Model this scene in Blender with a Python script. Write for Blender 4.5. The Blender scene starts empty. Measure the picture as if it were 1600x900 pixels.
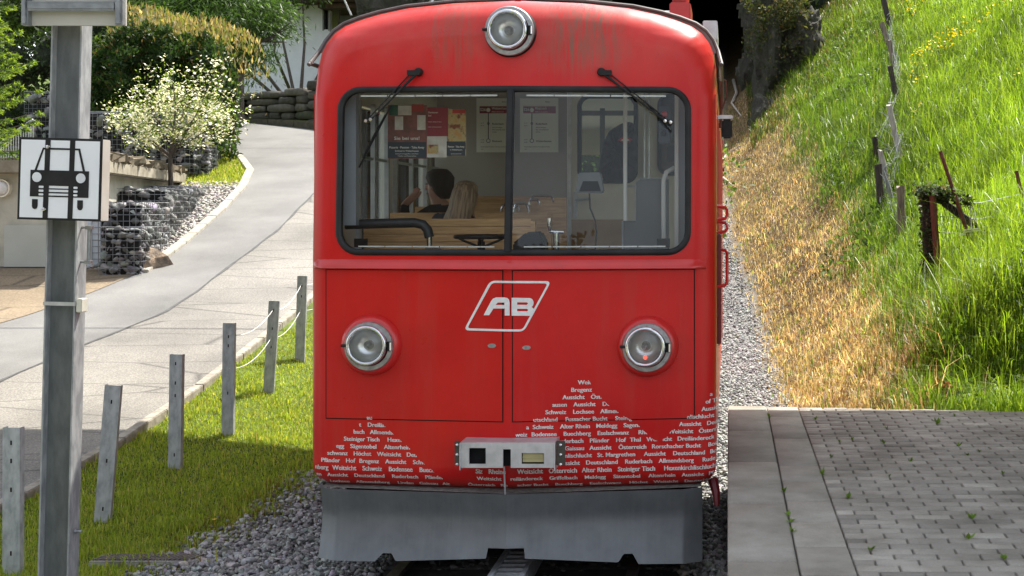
import bpy, bmesh, math, random
import numpy as np
from mathutils import Vector, Matrix, noise as mnoise
R = math.radians
rnd = random.Random(7)
nrs = np.random.RandomState(11)
S = bpy.context.scene
COL = S.collection

# ------------------------------------------------------------------ camera, sky, sun
CAMZ = 2.24          # eye height above the rails (standing on the platform)
cam_d = bpy.data.cameras.new('camera')
cam = bpy.data.objects.new('camera', cam_d); COL.objects.link(cam)
cam.location = (0, 0, CAMZ); cam.rotation_euler = (R(90), 0, 0)
cam_d.sensor_width = 36; cam_d.lens = 46.35
cam_d.shift_x = -337/1600; cam_d.shift_y = -120/1600
cam_d.clip_start = 0.1; cam_d.clip_end = 2000
S.camera = cam
S.render.resolution_x = 1024; S.render.resolution_y = 576

SUN_EL = 56.0
AZ = (0.50, 0.866)     # horizontal direction towards the sun (right and beyond the car)
world = bpy.data.worlds.new('World'); S.world = world; world.use_nodes = True
wn = world.node_tree; wn.nodes.clear()
wo = wn.nodes.new('ShaderNodeOutputWorld'); wb = wn.nodes.new('ShaderNodeBackground'); ws = wn.nodes.new('ShaderNodeTexSky')
ws.sky_type = 'NISHITA'; ws.sun_disc = False; ws.sun_elevation = R(SUN_EL); ws.sun_rotation = math.atan2(AZ[0], AZ[1])
ws.air_density = 1.0; ws.dust_density = 2.5; ws.ozone_density = 1.0; ws.altitude = 400
wb.inputs['Strength'].default_value = 0.15
wbw = wn.nodes.new('ShaderNodeHueSaturation'); wbw.inputs['Saturation'].default_value = .40      # thin high cloud greys the blue
wn.links.new(ws.outputs[0], wbw.inputs['Color']); wn.links.new(wbw.outputs[0], wb.inputs[0]); wn.links.new(wb.outputs[0], wo.inputs[0])
sl = bpy.data.lights.new('sun', 'SUN'); sl.energy = 3.6; sl.angle = R(0.6); sl.color = (1.0, 0.95, 0.86)
so = bpy.data.objects.new('sun', sl); COL.objects.link(so)
ce = math.cos(R(SUN_EL)); sdir = Vector((AZ[0]*ce, AZ[1]*ce, math.sin(R(SUN_EL))))
so.rotation_euler = (-sdir).to_track_quat('-Z', 'Y').to_euler()
S.view_settings.view_transform = 'Standard'; S.view_settings.look = 'None'
S.view_settings.exposure = 1.55; S.view_settings.gamma = 1.0
S.cycles.diffuse_bounces = 8

# ------------------------------------------------------------------ helpers
def link(o): COL.objects.link(o); return o
ROOT = {}
class MB:
    def __init__(s): s.v = []; s.f = []; s.c = None; s.mi = []
    def add(s, vs, fs, mi=0):
        b = len(s.v); s.v.extend([tuple(p) for p in vs]); s.f.extend([tuple(i+b for i in f) for f in fs]); s.mi.extend([mi]*len(fs)); return s
    def box(s, x0, x1, y0, y1, z0, z1, mi=0):
        vs = [(x0,y0,z0),(x1,y0,z0),(x1,y1,z0),(x0,y1,z0),(x0,y0,z1),(x1,y0,z1),(x1,y1,z1),(x0,y1,z1)]
        return s.add(vs, [(0,3,2,1),(4,5,6,7),(0,1,5,4),(1,2,6,5),(2,3,7,6),(3,0,4,7)], mi)
    def rbox(s, c, sx, sy, sz, rot=None, jit=0, mi=0):
        M = rot if rot is not None else Matrix.Identity(3)
        vs = []
        for k in range(8):
            p = Vector(((k&1)-.5, ((k>>1)&1)-.5, (k>>2)-.5)); p = Vector((p.x*sx, p.y*sy, p.z*sz))
            if jit: p += Vector((rnd.uniform(-jit,jit), rnd.uniform(-jit,jit), rnd.uniform(-jit,jit)))
            vs.append(M @ p + Vector(c))
        return s.add(vs, [(0,2,3,1),(4,5,7,6),(0,1,5,4),(1,3,7,5),(3,2,6,7),(2,0,4,6)], mi)
    def tube(s, pts, r, n=8, mi=0, caps=True):
        pts = [Vector(p) for p in pts]; rr = r if isinstance(r, (list, tuple)) else [r]*len(pts)
        b = len(s.v); prev = None
        for i, p in enumerate(pts):
            t = (pts[min(i+1, len(pts)-1)] - pts[max(i-1, 0)]).normalized()
            if prev is None:
                a = Vector((0,0,1)) if abs(t.z) < .9 else Vector((1,0,0)); nn = t.cross(a).normalized()
            else:
                nn = (prev - t*prev.dot(t)); nn = nn.normalized() if nn.length > 1e-6 else t.orthogonal().normalized()
            prev = nn; bb = t.cross(nn)
            for k in range(n):
                a = 2*math.pi*k/n; s.v.append(tuple(p + (nn*math.cos(a)+bb*math.sin(a))*rr[i]))
        for i in range(len(pts)-1):
            for k in range(n):
                k2 = (k+1) % n; s.f.append((b+i*n+k, b+i*n+k2, b+(i+1)*n+k2, b+(i+1)*n+k)); s.mi.append(mi)
        if caps:
            s.f.append(tuple(b+k for k in range(n))[::-1]); s.mi.append(mi)
            s.f.append(tuple(b+(len(pts)-1)*n+k for k in range(n))); s.mi.append(mi)
        return s
    def lathe(s, prof, c, axis='y', n=40, mi=0):
        """prof: (radius, offset along axis)"""
        b = len(s.v); c = Vector(c)
        for r, t in prof:
            for k in range(n):
                a = 2*math.pi*k/n
                if axis == 'y': p = c + Vector((r*math.cos(a), t, r*math.sin(a)))
                elif axis == 'z': p = c + Vector((r*math.cos(a), r*math.sin(a), t))
                else: p = c + Vector((t, r*math.cos(a), r*math.sin(a)))
                s.v.append(tuple(p))
        for i in range(len(prof)-1):
            for k in range(n):
                k2 = (k+1) % n; s.f.append((b+i*n+k, b+i*n+k2, b+(i+1)*n+k2, b+(i+1)*n+k)); s.mi.append(mi)
        return s
    def prism(s, poly, y0, y1, mi=0, plane='xz'):
        n = len(poly); b = len(s.v)
        for y in (y0, y1):
            for p in poly:
                s.v.append((p[0], y, p[1]) if plane == 'xz' else ((p[0], p[1], y) if plane == 'xy' else (y, p[0], p[1])))
        s.f.append(tuple(range(b, b+n))); s.f.append(tuple(range(b+2*n-1, b+n-1, -1))); s.mi += [mi, mi]
        for i in range(n):
            j = (i+1) % n; s.f.append((b+i, b+n+i, b+n+j, b+j)); s.mi.append(mi)
        return s
def bare(name, mb, mats, parent=None, smooth=False, fix=True, bevel=0):
    off = ROOT.get(parent.name, Vector((0,0,0))) if parent is not None else Vector((0,0,0))
    me = bpy.data.meshes.new(name)
    me.from_pydata([tuple(Vector(p)-off) for p in mb.v], [], mb.f)
    mats = mats if isinstance(mats, (list, tuple)) else [mats]
    for m in mats: me.materials.append(m)
    if len(mats) > 1: me.polygons.foreach_set('material_index', mb.mi)
    if fix:
        bm = bmesh.new(); bm.from_mesh(me); bmesh.ops.recalc_face_normals(bm, faces=bm.faces)
        if bevel: bmesh.ops.bevel(bm, geom=[e for e in bm.edges if e.is_manifold and e.calc_face_angle(0) > .5], offset=bevel, segments=2, affect='EDGES', clamp_overlap=True)
        bm.to_mesh(me); bm.free()
    if smooth:
        me.polygons.foreach_set('use_smooth', [True]*len(me.polygons)); me.set_sharp_from_angle(angle=R(38 if smooth is True else smooth))
    o = link(bpy.data.objects.new(name, me))
    if parent is not None: o.parent = parent; ROOT[o.name] = off
    return o
obj = bare
def rooted(name, mb, mats, **k):
    """a thing that is one mesh: origin at its base centre"""
    a = np.array(mb.v); c = Vector(((a[:,0].min()+a[:,0].max())/2, (a[:,1].min()+a[:,1].max())/2, a[:,2].min()))
    mb.v = [tuple(Vector(p)-c) for p in mb.v]; o = bare(name, mb, mats, **k); o.location = c; return o
def tag(o, label=None, cat=None, group=None, kind=None):
    if label: o['label'] = label
    if cat: o['category'] = cat
    if group: o['group'] = group
    if kind: o['kind'] = kind
    return o
def thing(name, loc, label, cat, group=None):
    o = link(bpy.data.objects.new(name, None)); o.location = loc; ROOT[o.name] = Vector(loc); o.empty_display_size = .2
    return tag(o, label, cat, group)
def nmesh(name, V, F, mat, colors=None, smooth=False, parent=None):
    """big numpy mesh; F is an (n,k) array; colours per vertex"""
    me = bpy.data.meshes.new(name); n, k = F.shape
    if parent is not None: V = V - np.array(ROOT[parent.name])
    me.vertices.add(len(V)); me.vertices.foreach_set('co', V.astype(np.float32).ravel())
    me.loops.add(n*k); me.loops.foreach_set('vertex_index', F.astype(np.int32).ravel())
    me.polygons.add(n); me.polygons.foreach_set('loop_start', np.arange(0, n*k, k, dtype=np.int32))
    me.polygons.foreach_set('loop_total', np.full(n, k, dtype=np.int32))
    me.materials.append(mat); me.update(calc_edges=True)
    if colors is not None:
        a = me.color_attributes.new('Col', 'FLOAT_COLOR', 'POINT'); c = np.ones((len(V), 4), np.float32); c[:, :3] = colors
        a.data.foreach_set('color', c.ravel())
    if smooth: me.polygons.foreach_set('use_smooth', np.ones(n, bool))
    o = link(bpy.data.objects.new(name, me))
    if parent is not None: o.parent = parent; ROOT[o.name] = ROOT[parent.name]
    return o

# ------------------------------------------------------------------ materials
def nodes(name):
    m = bpy.data.materials.new(name); m.use_nodes = True; t = m.node_tree; t.nodes.clear()
    out = t.nodes.new('ShaderNodeOutputMaterial'); b = t.nodes.new('ShaderNodeBsdfPrincipled'); t.links.new(b.outputs[0], out.inputs[0])
    return m, t, b, out
def mapping(t, scale=(1,1,1)):
    tc = t.nodes.new('ShaderNodeTexCoord'); mp = t.nodes.new('ShaderNodeMapping'); mp.inputs['Scale'].default_value = scale
    t.links.new(tc.outputs['Object'], mp.inputs[0]); return mp.outputs[0]
def nz(t, vec, scale, detail=5, rough=.6):
    n = t.nodes.new('ShaderNodeTexNoise'); n.inputs['Scale'].default_value = scale; n.inputs['Detail'].default_value = detail; n.inputs['Roughness'].default_value = rough
    t.links.new(vec, n.inputs['Vector']); return n.outputs['Fac']
def ramp(t, fac, stops):
    r = t.nodes.new('ShaderNodeValToRGB'); e = r.color_ramp.elements
    while len(e) < len(stops): e.new(.5)
    for i, (p, c) in enumerate(stops):
        e[i].position = p; e[i].color = (*c, 1) if len(c) == 3 else c
    t.links.new(fac, r.inputs[0]); return r.outputs[0]
def mixc(t, fac, a, b, mode='MIX'):
    m = t.nodes.new('ShaderNodeMix'); m.data_type = 'RGBA'; m.blend_type = mode
    for s, v in ((0, fac), (6, a), (7, b)):
        if isinstance(v, (int, float)): m.inputs[s].default_value = v
        elif isinstance(v, tuple): m.inputs[s].default_value = (*v, 1)
        else: t.links.new(v, m.inputs[s])
    return m.outputs[2]
def bumpn(t, b, h, strength, dist=.01):
    n = t.nodes.new('ShaderNodeBump'); n.inputs['Strength'].default_value = strength; n.inputs['Distance'].default_value = dist
    t.links.new(h, n.inputs['Height']); t.links.new(n.outputs[0], b.inputs['Normal'])
def mat(name, c1, c2=None, sc=4, rough=.6, metal=0, bump=0, bsc=60, st=(1,1,1), lo=.38, hi=.62, spec=.5, coat=0, bd=.005, c3=None, rvar=0):
    m, t, b, out = nodes(name); v = mapping(t, st)
    if c2 is None: c2 = tuple(x*.8 for x in c1)
    f = nz(t, v, sc); stops = [(lo, c1), (hi, c2)] if c3 is None else [(lo, c1), ((lo+hi)/2, c3), (hi, c2)]
    c = ramp(t, f, stops); t.links.new(c, b.inputs['Base Color'])
    b.inputs['Roughness'].default_value = rough; b.inputs['Metallic'].default_value = metal
    b.inputs['Specular IOR Level'].default_value = spec; b.inputs['Coat Weight'].default_value = coat; b.inputs['Coat Roughness'].default_value = .12
    if rvar:
        r = ramp(t, nz(t, v, sc*2.3), [(.3, (rough-rvar,)*3), (.7, (rough+rvar,)*3)]); t.links.new(r, b.inputs['Roughness'])
    if bump: bumpn(t, b, nz(t, v, bsc), bump, bd)
    return m
def leafmat(name, tr=.45, rough=.5, tint=(1,1,1)):
    m, t, b, out = nodes(name); a = t.nodes.new('ShaderNodeAttribute'); a.attribute_name = 'Col'
    c = mixc(t, 1.0, a.outputs['Color'], tint, 'MULTIPLY')
    t.links.new(c, b.inputs['Base Color']); b.inputs['Roughness'].default_value = rough; b.inputs['Specular IOR Level'].default_value = .3
    if tr:
        tb = t.nodes.new('ShaderNodeBsdfTranslucent'); t.links.new(mixc(t, 1.0, c, (1.15, 1.1, .6), 'MULTIPLY'), tb.inputs[0])
        mx = t.nodes.new('ShaderNodeMixShader'); mx.inputs[0].default_value = tr
        t.links.new(b.outputs[0], mx.inputs[1]); t.links.new(tb.outputs[0], mx.inputs[2]); t.links.new(mx.outputs[0], out.inputs[0])
    return m
def attrmat(name, rough=.8, bump=.3, bsc=80, bd=.004, spec=.4, noise_amt=.35, nsc=30):
    m, t, b, out = nodes(name); a = t.nodes.new('ShaderNodeAttribute'); a.attribute_name = 'Col'
    v = mapping(t); n = ramp(t, nz(t, v, nsc), [(.3, (1-noise_amt,)*3), (.7, (1+noise_amt*.4,)*3)])
    t.links.new(mixc(t, 1.0, a.outputs['Color'], n, 'MULTIPLY'), b.inputs['Base Color']); b.inputs['Roughness'].default_value = rough
    b.inputs['Specular IOR Level'].default_value = spec
    if bump: bumpn(t, b, nz(t, v, bsc), bump, bd)
    return m
def glassmat(name, tint=(.93,.96,.95), gloss=1.0):
    m, t, b, out = nodes(name); t.nodes.remove(b)
    tr = t.nodes.new('ShaderNodeBsdfTransparent'); tr.inputs[0].default_value = (*tint, 1)
    gl = t.nodes.new('ShaderNodeBsdfGlossy'); gl.inputs['Roughness'].default_value = .01; gl.inputs[0].default_value = (gloss, gloss, gloss, 1)
    fr = t.nodes.new('ShaderNodeFresnel'); fr.inputs[0].default_value = 1.34
    mx = t.nodes.new('ShaderNodeMixShader'); t.links.new(fr.outputs[0], mx.inputs[0]); t.links.new(tr.outputs[0], mx.inputs[1]); t.links.new(gl.outputs[0], mx.inputs[2])
    t.links.new(mx.outputs[0], out.inputs[0]); return m

M = {}
M['steel'] = mat('galvanised_steel', (.34,.36,.37), (.24,.26,.27), 14, .45, .75, .15, 40, rvar=.08)
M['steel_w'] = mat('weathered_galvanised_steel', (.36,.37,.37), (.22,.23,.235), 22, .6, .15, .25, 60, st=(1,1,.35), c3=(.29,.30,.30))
M['web'] = mat('web_steel_painted_shade', (.15,.16,.16), (.10,.11,.112), 16, .65, .2, .25, 60, st=(1,1,.3))  # darker copy of the post steel; shade between the flanges is in the colour
M['bright'] = mat('bright_steel', (.7,.7,.7), (.6,.6,.6), 10, .2, 1)
M['alu'] = mat('aluminium', (.62,.63,.64), (.5,.51,.52), 12, .42, .6, .1, 90)
M['chrome'] = mat('chrome', (.75,.76,.78), (.55,.56,.58), 9, .16, 1)
M['dull'] = mat('dull_steel_ring', (.42,.42,.42), (.28,.28,.28), 30, .45, .8, .2, 70)
M['black'] = mat('black_rubber', (.009,.009,.010), (.018,.018,.018), 8, .5, spec=.3)
M['matte'] = mat('matte_black', (.008,.008,.009), (.014,.014,.014), 8, .8, spec=.2)
M['white'] = mat('white_vinyl', (.80,.79,.78), (.70,.68,.66), 30, .45)
M['wood'] = mat('oiled_bench_wood', (.66,.40,.18), (.50,.28,.12), 9, .38, 0, .1, 30, st=(.6,6,9))
M['cream'] = mat('cream_panel', (.80,.75,.62), (.74,.69,.57), 2, .4)
M['greywall'] = mat('grey_wall_panel', (.80,.76,.68), (.75,.71,.64), 2, .45)
M['dgrey'] = mat('grey_cabinet', (.13,.14,.145), (.11,.12,.125), 3, .45)
M['vgrey'] = mat('light_grey_post', (.42,.47,.52), (.38,.43,.47), 3, .45)
M['glass'] = glassmat('window_glass')
M['lens'] = glassmat('lens_glass', (.96,.97,.97))
M['concrete'] = mat('concrete', (.33,.32,.29), (.24,.23,.21), 7, .85, 0, .3, 90, c3=(.29,.28,.26))
M['wall_w'] = mat('white_render', (.80,.81,.82), (.74,.75,.76), 3, .85, 0, .2, 120)
M['wall_c'] = mat('cream_render', (.52,.49,.40), (.40,.38,.31), 2.5, .85, 0, .2, 120)
M['bark'] = mat('bark', (.10,.08,.06), (.045,.037,.03), 25, .9, 0, .7, 40, st=(1,1,.3), bd=.02)
M['oldwood'] = mat('weathered_post_wood', (.20,.155,.12), (.085,.065,.052), 20, .85, 0, .6, 60, st=(2,2,.25))
M['greywood'] = mat('grey_weathered_wood', (.36,.33,.29), (.22,.20,.18), 20, .85, 0, .5, 60, st=(2,2,.25))
M['darkwood'] = mat('dark_rotten_wood', (.05,.035,.028), (.02,.015,.012), 18, .85, 0, .6, 50, st=(2,2,.3))
M['rust'] = mat('rusty_iron', (.17,.055,.035), (.09,.03,.022), 30, .75, .2, .3, 80)
M['leaf'] = leafmat('leaf')
M['grass'] = leafmat('grass_blade', .5, .45)
M['petal'] = leafmat('petal', .35, .5)
M['stone'] = attrmat('ballast_stone', .8, .4, 120)
M['blockstone'] = attrmat('block_stone', .9, .7, 30, .02, nsc=12)
M['zinc'] = mat('bollard_zinc', (.46,.48,.48), (.28,.30,.30), 16, .6, .2, .3, 50, st=(1,1,.5), c3=(.38,.40,.40))
M['rope'] = mat('white_rope', (.75,.74,.70), None, 10, .8)

# red coach paint: sun-faded mottling, grime running down the dome, road dirt at the bottom
def red_paint():
    m, t, b, out = nodes('red_coach_paint'); tc = t.nodes.new('ShaderNodeTexCoord'); v = tc.outputs['Object']
    sep = t.nodes.new('ShaderNodeSeparateXYZ'); t.links.new(v, sep.inputs[0])
    base = ramp(t, nz(t, v, 1.7, 4), [(.35, (.50,.007,.008)), (.65, (.58,.013,.011))])
    def mr(o, a, bb, c=0., d=1.):
        n = t.nodes.new('ShaderNodeMapRange'); n.interpolation_type = 'SMOOTHSTEP'
        for i, x in enumerate((a, bb, c, d)): n.inputs[i+1].default_value = x
        t.links.new(o, n.inputs[0]); return n.outputs[0]
    def mul(a, bb):
        n = t.nodes.new('ShaderNodeMath'); n.operation = 'MULTIPLY'
        for i, x in enumerate((a, bb)):
            if isinstance(x, (int, float)): n.inputs[i].default_value = x
            else: t.links.new(x, n.inputs[i])
        return n.outputs[0]
    # chalky faded upper dome
    up = mr(sep.outputs['Z'], 2.95, 3.3); fade = mul(up, ramp(t, nz(t, v, 3.2, 5), [(.35, (.1,)*3), (.7, (.75,)*3)]))
    base = mixc(t, mul(fade, .5), base, (.62,.13,.105))
    # vertical grime streaks either side of the roof lamp
    mp = t.nodes.new('ShaderNodeMapping'); mp.inputs['Scale'].default_value = (14, 3, .9); t.links.new(v, mp.inputs[0])
    st = ramp(t, nz(t, mp.outputs[0], 3.2, 6, .7), [(.38, (0,)*3), (.66, (1,)*3)])
    xs = mul(mr(sep.outputs['X'], .02, .42), mr(sep.outputs['X'], .82, .5)); xl = mul(mul(mr(sep.outputs['X'], -.62, -.42), mr(sep.outputs['X'], -.14, -.3)), .6)
    ad = t.nodes.new('ShaderNodeMath'); ad.operation = 'ADD'; t.links.new(xs, ad.inputs[0]); t.links.new(xl, ad.inputs[1])
    g = mul(mul(ad.outputs[0], mr(sep.outputs['Z'], 3.02, 3.25)), st)
    base = mixc(t, mul(g, .95), base, (.16,.10,.065))
    # dust on the rounded underside and at the edges
    lo = mul(mr(sep.outputs['Z'], .68, .5), ramp(t, nz(t, v, 9, 6), [(.3, (.4,)*3), (.7, (1,)*3)])); base = mixc(t, mul(lo, .6), base, (.10,.055,.04))
    ax = t.nodes.new('ShaderNodeMath'); ax.operation = 'ABSOLUTE'; t.links.new(sep.outputs['X'], ax.inputs[0])
    eg = mul(mr(ax.outputs[0], 1.15, 1.27), ramp(t, nz(t, mp.outputs[0], 1.0, 5), [(.4, (0,)*3), (.75, (1,)*3)])); base = mixc(t, mul(eg, .35), base, (.33,.12,.05))
    # fly marks, stone chips and a dusty film near the ledge and lamps
    sp = ramp(t, nz(t, v, 55, 2, .9), [(.68, (0,)*3), (.73, (1,)*3)]); base = mixc(t, mul(sp, .5), base, (.12,.04,.03))
    film = mul(ramp(t, nz(t, mp.outputs[0], .8, 6, .7), [(.48, (0,)*3), (.8, (1,)*3)]), .22); base = mixc(t, film, base, (.30,.10,.07))
    t.links.new(base, b.inputs['Base Color'])
    rr = ramp(t, nz(t, v, 5, 5), [(.3, (.27,)*3), (.7, (.42,)*3)]); t.links.new(rr, b.inputs['Roughness'])
    b.inputs['Specular IOR Level'].default_value = .22; b.inputs['Coat Weight'].default_value = .12; b.inputs['Coat Roughness'].default_value = .2
    bumpn(t, b, nz(t, v, 2.6, 3), .22, .02)
    return m
M['red'] = red_paint()
M['redp'] = mat('plain_red_paint', (.56,.02,.018), (.48,.018,.015), 4, .35, coat=.3)
M['dred'] = mat('dark_red_paint', (.20,.012,.014), (.15,.01,.012), 4, .4)
def plough_mat():
    m, t, b, out = nodes('plough_grey_paint'); v = mapping(t); f = nz(t, v, 6, 6)
    c = ramp(t, f, [(.3, (.115,.123,.126)), (.7, (.165,.175,.178))])
    mp = t.nodes.new('ShaderNodeMapping'); mp.inputs['Scale'].default_value = (25, 3, 1.2)
    tc = t.nodes.new('ShaderNodeTexCoord'); t.links.new(tc.outputs['Object'], mp.inputs[0])
    s = ramp(t, nz(t, mp.outputs[0], 1.6, 6), [(.45, (0,)*3), (.8, (.25,)*3)]); c = mixc(t, s, c, (.22,.22,.21))
    t.links.new(c, b.inputs['Base Color']); b.inputs['Roughness'].default_value = .42; b.inputs['Metallic'].default_value = .25
    bumpn(t, b, nz(t, v, 3.5, 3), .25, .02); return m
M['plough'] = plough_mat()
# ------------------------------------------------------------------ the lie of the land (metres; rails at z = 0 in the station)
XC = -1.328
FY = np.array([-40, 0, 7, 10.2, 12.9, 15.3, 18.5, 25, 35, 45, 60, 90, 400.])
FZ = np.array([-.3, -.2, -.12, .0, .18, .53, .92, 2.33, 4.5, 5.9, 8, 12, 40.])
def froad(y):
    y = np.asarray(y, float); return (np.interp(y-.8, FY, FZ)+np.interp(y, FY, FZ)+np.interp(y+.8, FY, FZ))/3
def ftrack(y):
    y = np.asarray(y, float); t = np.maximum(y-18, 0); return np.where(t < 4, t*t*.25/8, .25*(t-2)) * 1.0
def fbm(x, y, s=1., seed=0.):
    r = np.zeros_like(x, float); a = 1.
    for k in range(4):
        r += a*(np.sin(x*s*1.3+seed+1.7*k+1.9*np.sin(y*s*.8+seed*2+k))*np.cos(y*s*1.1-seed+2.3*k+1.3*np.sin(x*s*.9-k))); a *= .5; s *= 2.05
    return r
BR = .80     # right bank rises
def xe(y): return np.interp(y, [0, 17, 22, 27, 32], [.75, .75, .55, .12, -.15])
def H(x, y):
    x = np.asarray(x, float); y = np.asarray(y, float); x, y = np.broadcast_arrays(x, y)
    T = ftrack(y); z = T - .07
    XE = xe(y); xr = np.maximum(x-XE, 0); rb = np.clip((y-(10.75-.11*x))/2.3, 0, 1); rb = rb*rb*(3-2*rb)
    bank = BR*xr*np.clip(.55+xr*.5, 0, 1) + .05*fbm(x, y, 1.2, 1.)*np.clip(xr/1.5, 0, 1)
    bank = np.where(xr > 9, bank - (xr-9)*.45, bank)
    z = np.where(x > XE, T - .07 + np.where(y > 10.7-.11*x, np.maximum(bank*rb, np.clip((x-.9)/.8, 0, 1)*np.where(y < 14, .60, 0)), 0), z)
    L = froad(y); t = np.clip((-3.35-x)/2.3, 0, 1); zl = (T-.07)*(1-t) + L*t + .012*fbm(x, y, 2.5, 3.)*np.clip(t*(1-t)*4, 0, 1)
    z = np.where(x < -3.35, zl, z)
    return z
def Hs(x, y): return float(H(np.array([x]), np.array([y]))[0])
def W3(px, py, d): return Vector(((px-1137)/2060*d, d, CAMZ-(py-330)/2060*d))
def hit(px, py, d0=8., d1=80.):
    """distance at which the sight line through a measured photo point meets the ground"""
    d = np.arange(d0, d1, .05); x = (px-1137)/2060*d; z = CAMZ-(py-330)/2060*d
    b = np.nonzero(z <= H(x, d))[0]; dd = d[b[0]] if len(b) else d1
    return Vector(((px-1137)/2060*dd, dd, Hs((px-1137)/2060*dd, dd)))

def sheet(name, xs, ys, zf, mat_, colors=None, kind='structure', lift=0.):
    X, Y = np.meshgrid(xs, ys); Z = zf(X, Y) + lift; V = np.stack([X.ravel(), Y.ravel(), Z.ravel()], 1)
    nx, ny = len(xs), len(ys); i = np.arange(nx-1); j = np.arange(ny-1); I, J = np.meshgrid(i, j); a = (J*nx+I).ravel()
    F = np.stack([a, a+1, a+nx+1, a+nx], 1); c = colors(X.ravel(), Y.ravel()) if colors else None
    o = nmesh(name, V, F, mat_, c, smooth=True); tag(o, kind=kind); return o
def groundcol(X, Y):
    n = fbm(X, Y, 1.5, 5.)*.5+.5; soil = np.array([.085,.06,.035]); green = np.array([.10,.14,.025]); dry = np.array([.16,.105,.05]); grav = np.array([.22,.21,.2])
    w = drymask(X, Y); c = green[None]*(1-w[:,None]) + dry[None]*w[:,None]
    c = np.where(((X > -3.4) & (X < xe(Y)+.05))[:,None], grav[None], c); return np.where(((X > -12.2) & (X < -8.7) & (Y > 19.8) & (Y < 27.2))[:,None], grav[None]*.8, c)*(.75+.35*n[:,None])
def drymask(X, Y):
    e = np.interp(Y, [0, 11, 16, 22, 27, 37, 60], [1.35, 1.6, 2.0, 2.15, 1.75, 1.3, .9]) + .20*fbm(X, Y, 1.1, 2.) + .16*fbm(X, Y, 3.7, 6.)
    return np.clip((e-X)/.6+.5, 0, 1)*(X > -.6)
gm = attrmat('meadow_soil', .95, .6, 25, .02, .2, .5, 6)
xs = np.unique(np.concatenate([np.array([-700,-400,-220,-120,-70]), np.arange(-45, -12, 1.), np.arange(-12, 9, .2), np.arange(9, 20, .8), np.array([25,35,60,120,220,400,700])]))
ys = np.unique(np.concatenate([np.array([-400,-200,-100,-50,-20,-8]), np.arange(0, 30, .25), np.arange(30, 60, 1.), np.array([65,75,90,130,220,400])]))
sheet('ground', xs, ys, lambda X, Y: H(X, Y), gm, groundcol)

# asphalt road running up the left side
def asphalt(name, c1, c2, c3, sc=55):
    m, t, b, out = nodes(name); v = mapping(t)
    fine = ramp(t, nz(t, v, sc, 3, .8), [(.36, c2), (.5, c1), (.64, c3)]); big = ramp(t, nz(t, v, .6, 5), [(.3, (.66,)*3), (.7, (1.18,)*3)])
    mp = t.nodes.new('ShaderNodeMapping'); mp.inputs['Scale'].default_value = (.5, 2.4, 1); mp.inputs['Rotation'].default_value = (0, 0, .35)
    tc = t.nodes.new('ShaderNodeTexCoord'); t.links.new(tc.outputs['Object'], mp.inputs[0])
    vo = t.nodes.new('ShaderNodeTexVoronoi'); vo.feature = 'DISTANCE_TO_EDGE'; vo.inputs['Scale'].default_value = .55; t.links.new(mp.outputs[0], vo.inputs['Vector'])
    cr = ramp(t, vo.outputs['Distance'], [(.0, (.35,)*3), (.018, (1,)*3)])
    c = mixc(t, 1., fine, big, 'MULTIPLY'); c = mixc(t, .0 if sc > 80 else .9, c, mixc(t, 1., c, cr, 'MULTIPLY'))
    t.links.new(c, b.inputs['Base Color']); b.inputs['Roughness'].default_value = .85; bumpn(t, b, nz(t, v, sc*1.2, 3, .8), .5, .006); return m
M['asph'] = asphalt('coarse_worn_asphalt', (.205,.19,.165), (.12,.11,.096), (.30,.28,.245))
M['asph2'] = asphalt('smooth_grey_asphalt', (.165,.16,.15), (.12,.117,.11), (.215,.21,.197), 90)
M['tan'] = asphalt('tan_forecourt_paving', (.22,.165,.10), (.16,.12,.075), (.27,.21,.14), 30)
LK = [(-8.95, 6), (-9.0, 12), (-9.05, 16.7), (-8.9, 20.2), (-9.05, 22), (-9.4, 24.6), (-9.8, 26.8), (-10.3, 28.6), (-11.0, 30), (-11.9, 31.5), (-13.2, 33)]
LKy = np.array([p[1] for p in LK]); LKx = np.array([p[0] for p in LK])
def strip(name, xl, xr, ys, m, lift, nx=14):
    V = []; 
    for y in ys:
        a, b = xl(y), xr(y)
        for k in range(nx+1):
            x = a+(b-a)*k/nx; V.append((x, y, Hs(x, y)+lift))
    F = [(j*(nx+1)+k, j*(nx+1)+k+1, (j+1)*(nx+1)+k+1, (j+1)*(nx+1)+k) for j in range(len(ys)-1) for k in range(nx)]
    mb = MB(); mb.v = V; mb.f = F; mb.mi = [0]*len(F); return tag(bare(name, mb, m, smooth=True, fix=False), kind='structure')
yy = list(np.arange(-6, 33.6, .3))
kx = lambda y: float(np.interp(y, LKy, LKx))
mx_ = lambda y: float(np.interp(y, [0, 14.3, 18, 19.8, 23, 26, 30, 34], [-7.95, -7.9, -7.66, -7.75, -7.85, -8.2, -8.4, -8.6]))
rx_ = lambda y: float(np.interp(y, [0, 10.2, 12.9, 15.3, 18.5, 34], [-5.45, -5.52, -5.62, -5.72, -5.95, -6.3]))
strip('road', lambda y: -45 if y < 20.3 else kx(y), lambda y: mx_(y)+.0, yy, M['asph2'], .006, 22)
strip('road', lambda y: mx_(y), rx_, yy, M['asph'], .006)
strip('road', lambda y: -45, lambda y: kx(y)-.02 , [y for y in np.arange(-6, 15.5, .3)], M['asph'], .010, 30)
strip('forecourt', lambda y: -45, lambda y: float(np.interp(y, [15.2, 16.7, 20.4], [-13, -9.6, -9.0])), list(np.arange(15.2, 20.7, .25)), M['tan'], .014, 30)
strip('road', lambda y: -30, lambda y: -4, list(np.arange(31.5, 36.2, .3)), M['asph2'], .010, 30)

strip('tar_seam', lambda y: mx_(y)-.02+.01*math.sin(y*3), lambda y: mx_(y)+.02+.012*math.sin(y*5), yy, mat('tar', (.05,.05,.05), (.08,.08,.075), 8, .8), .0145, 1)
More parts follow.
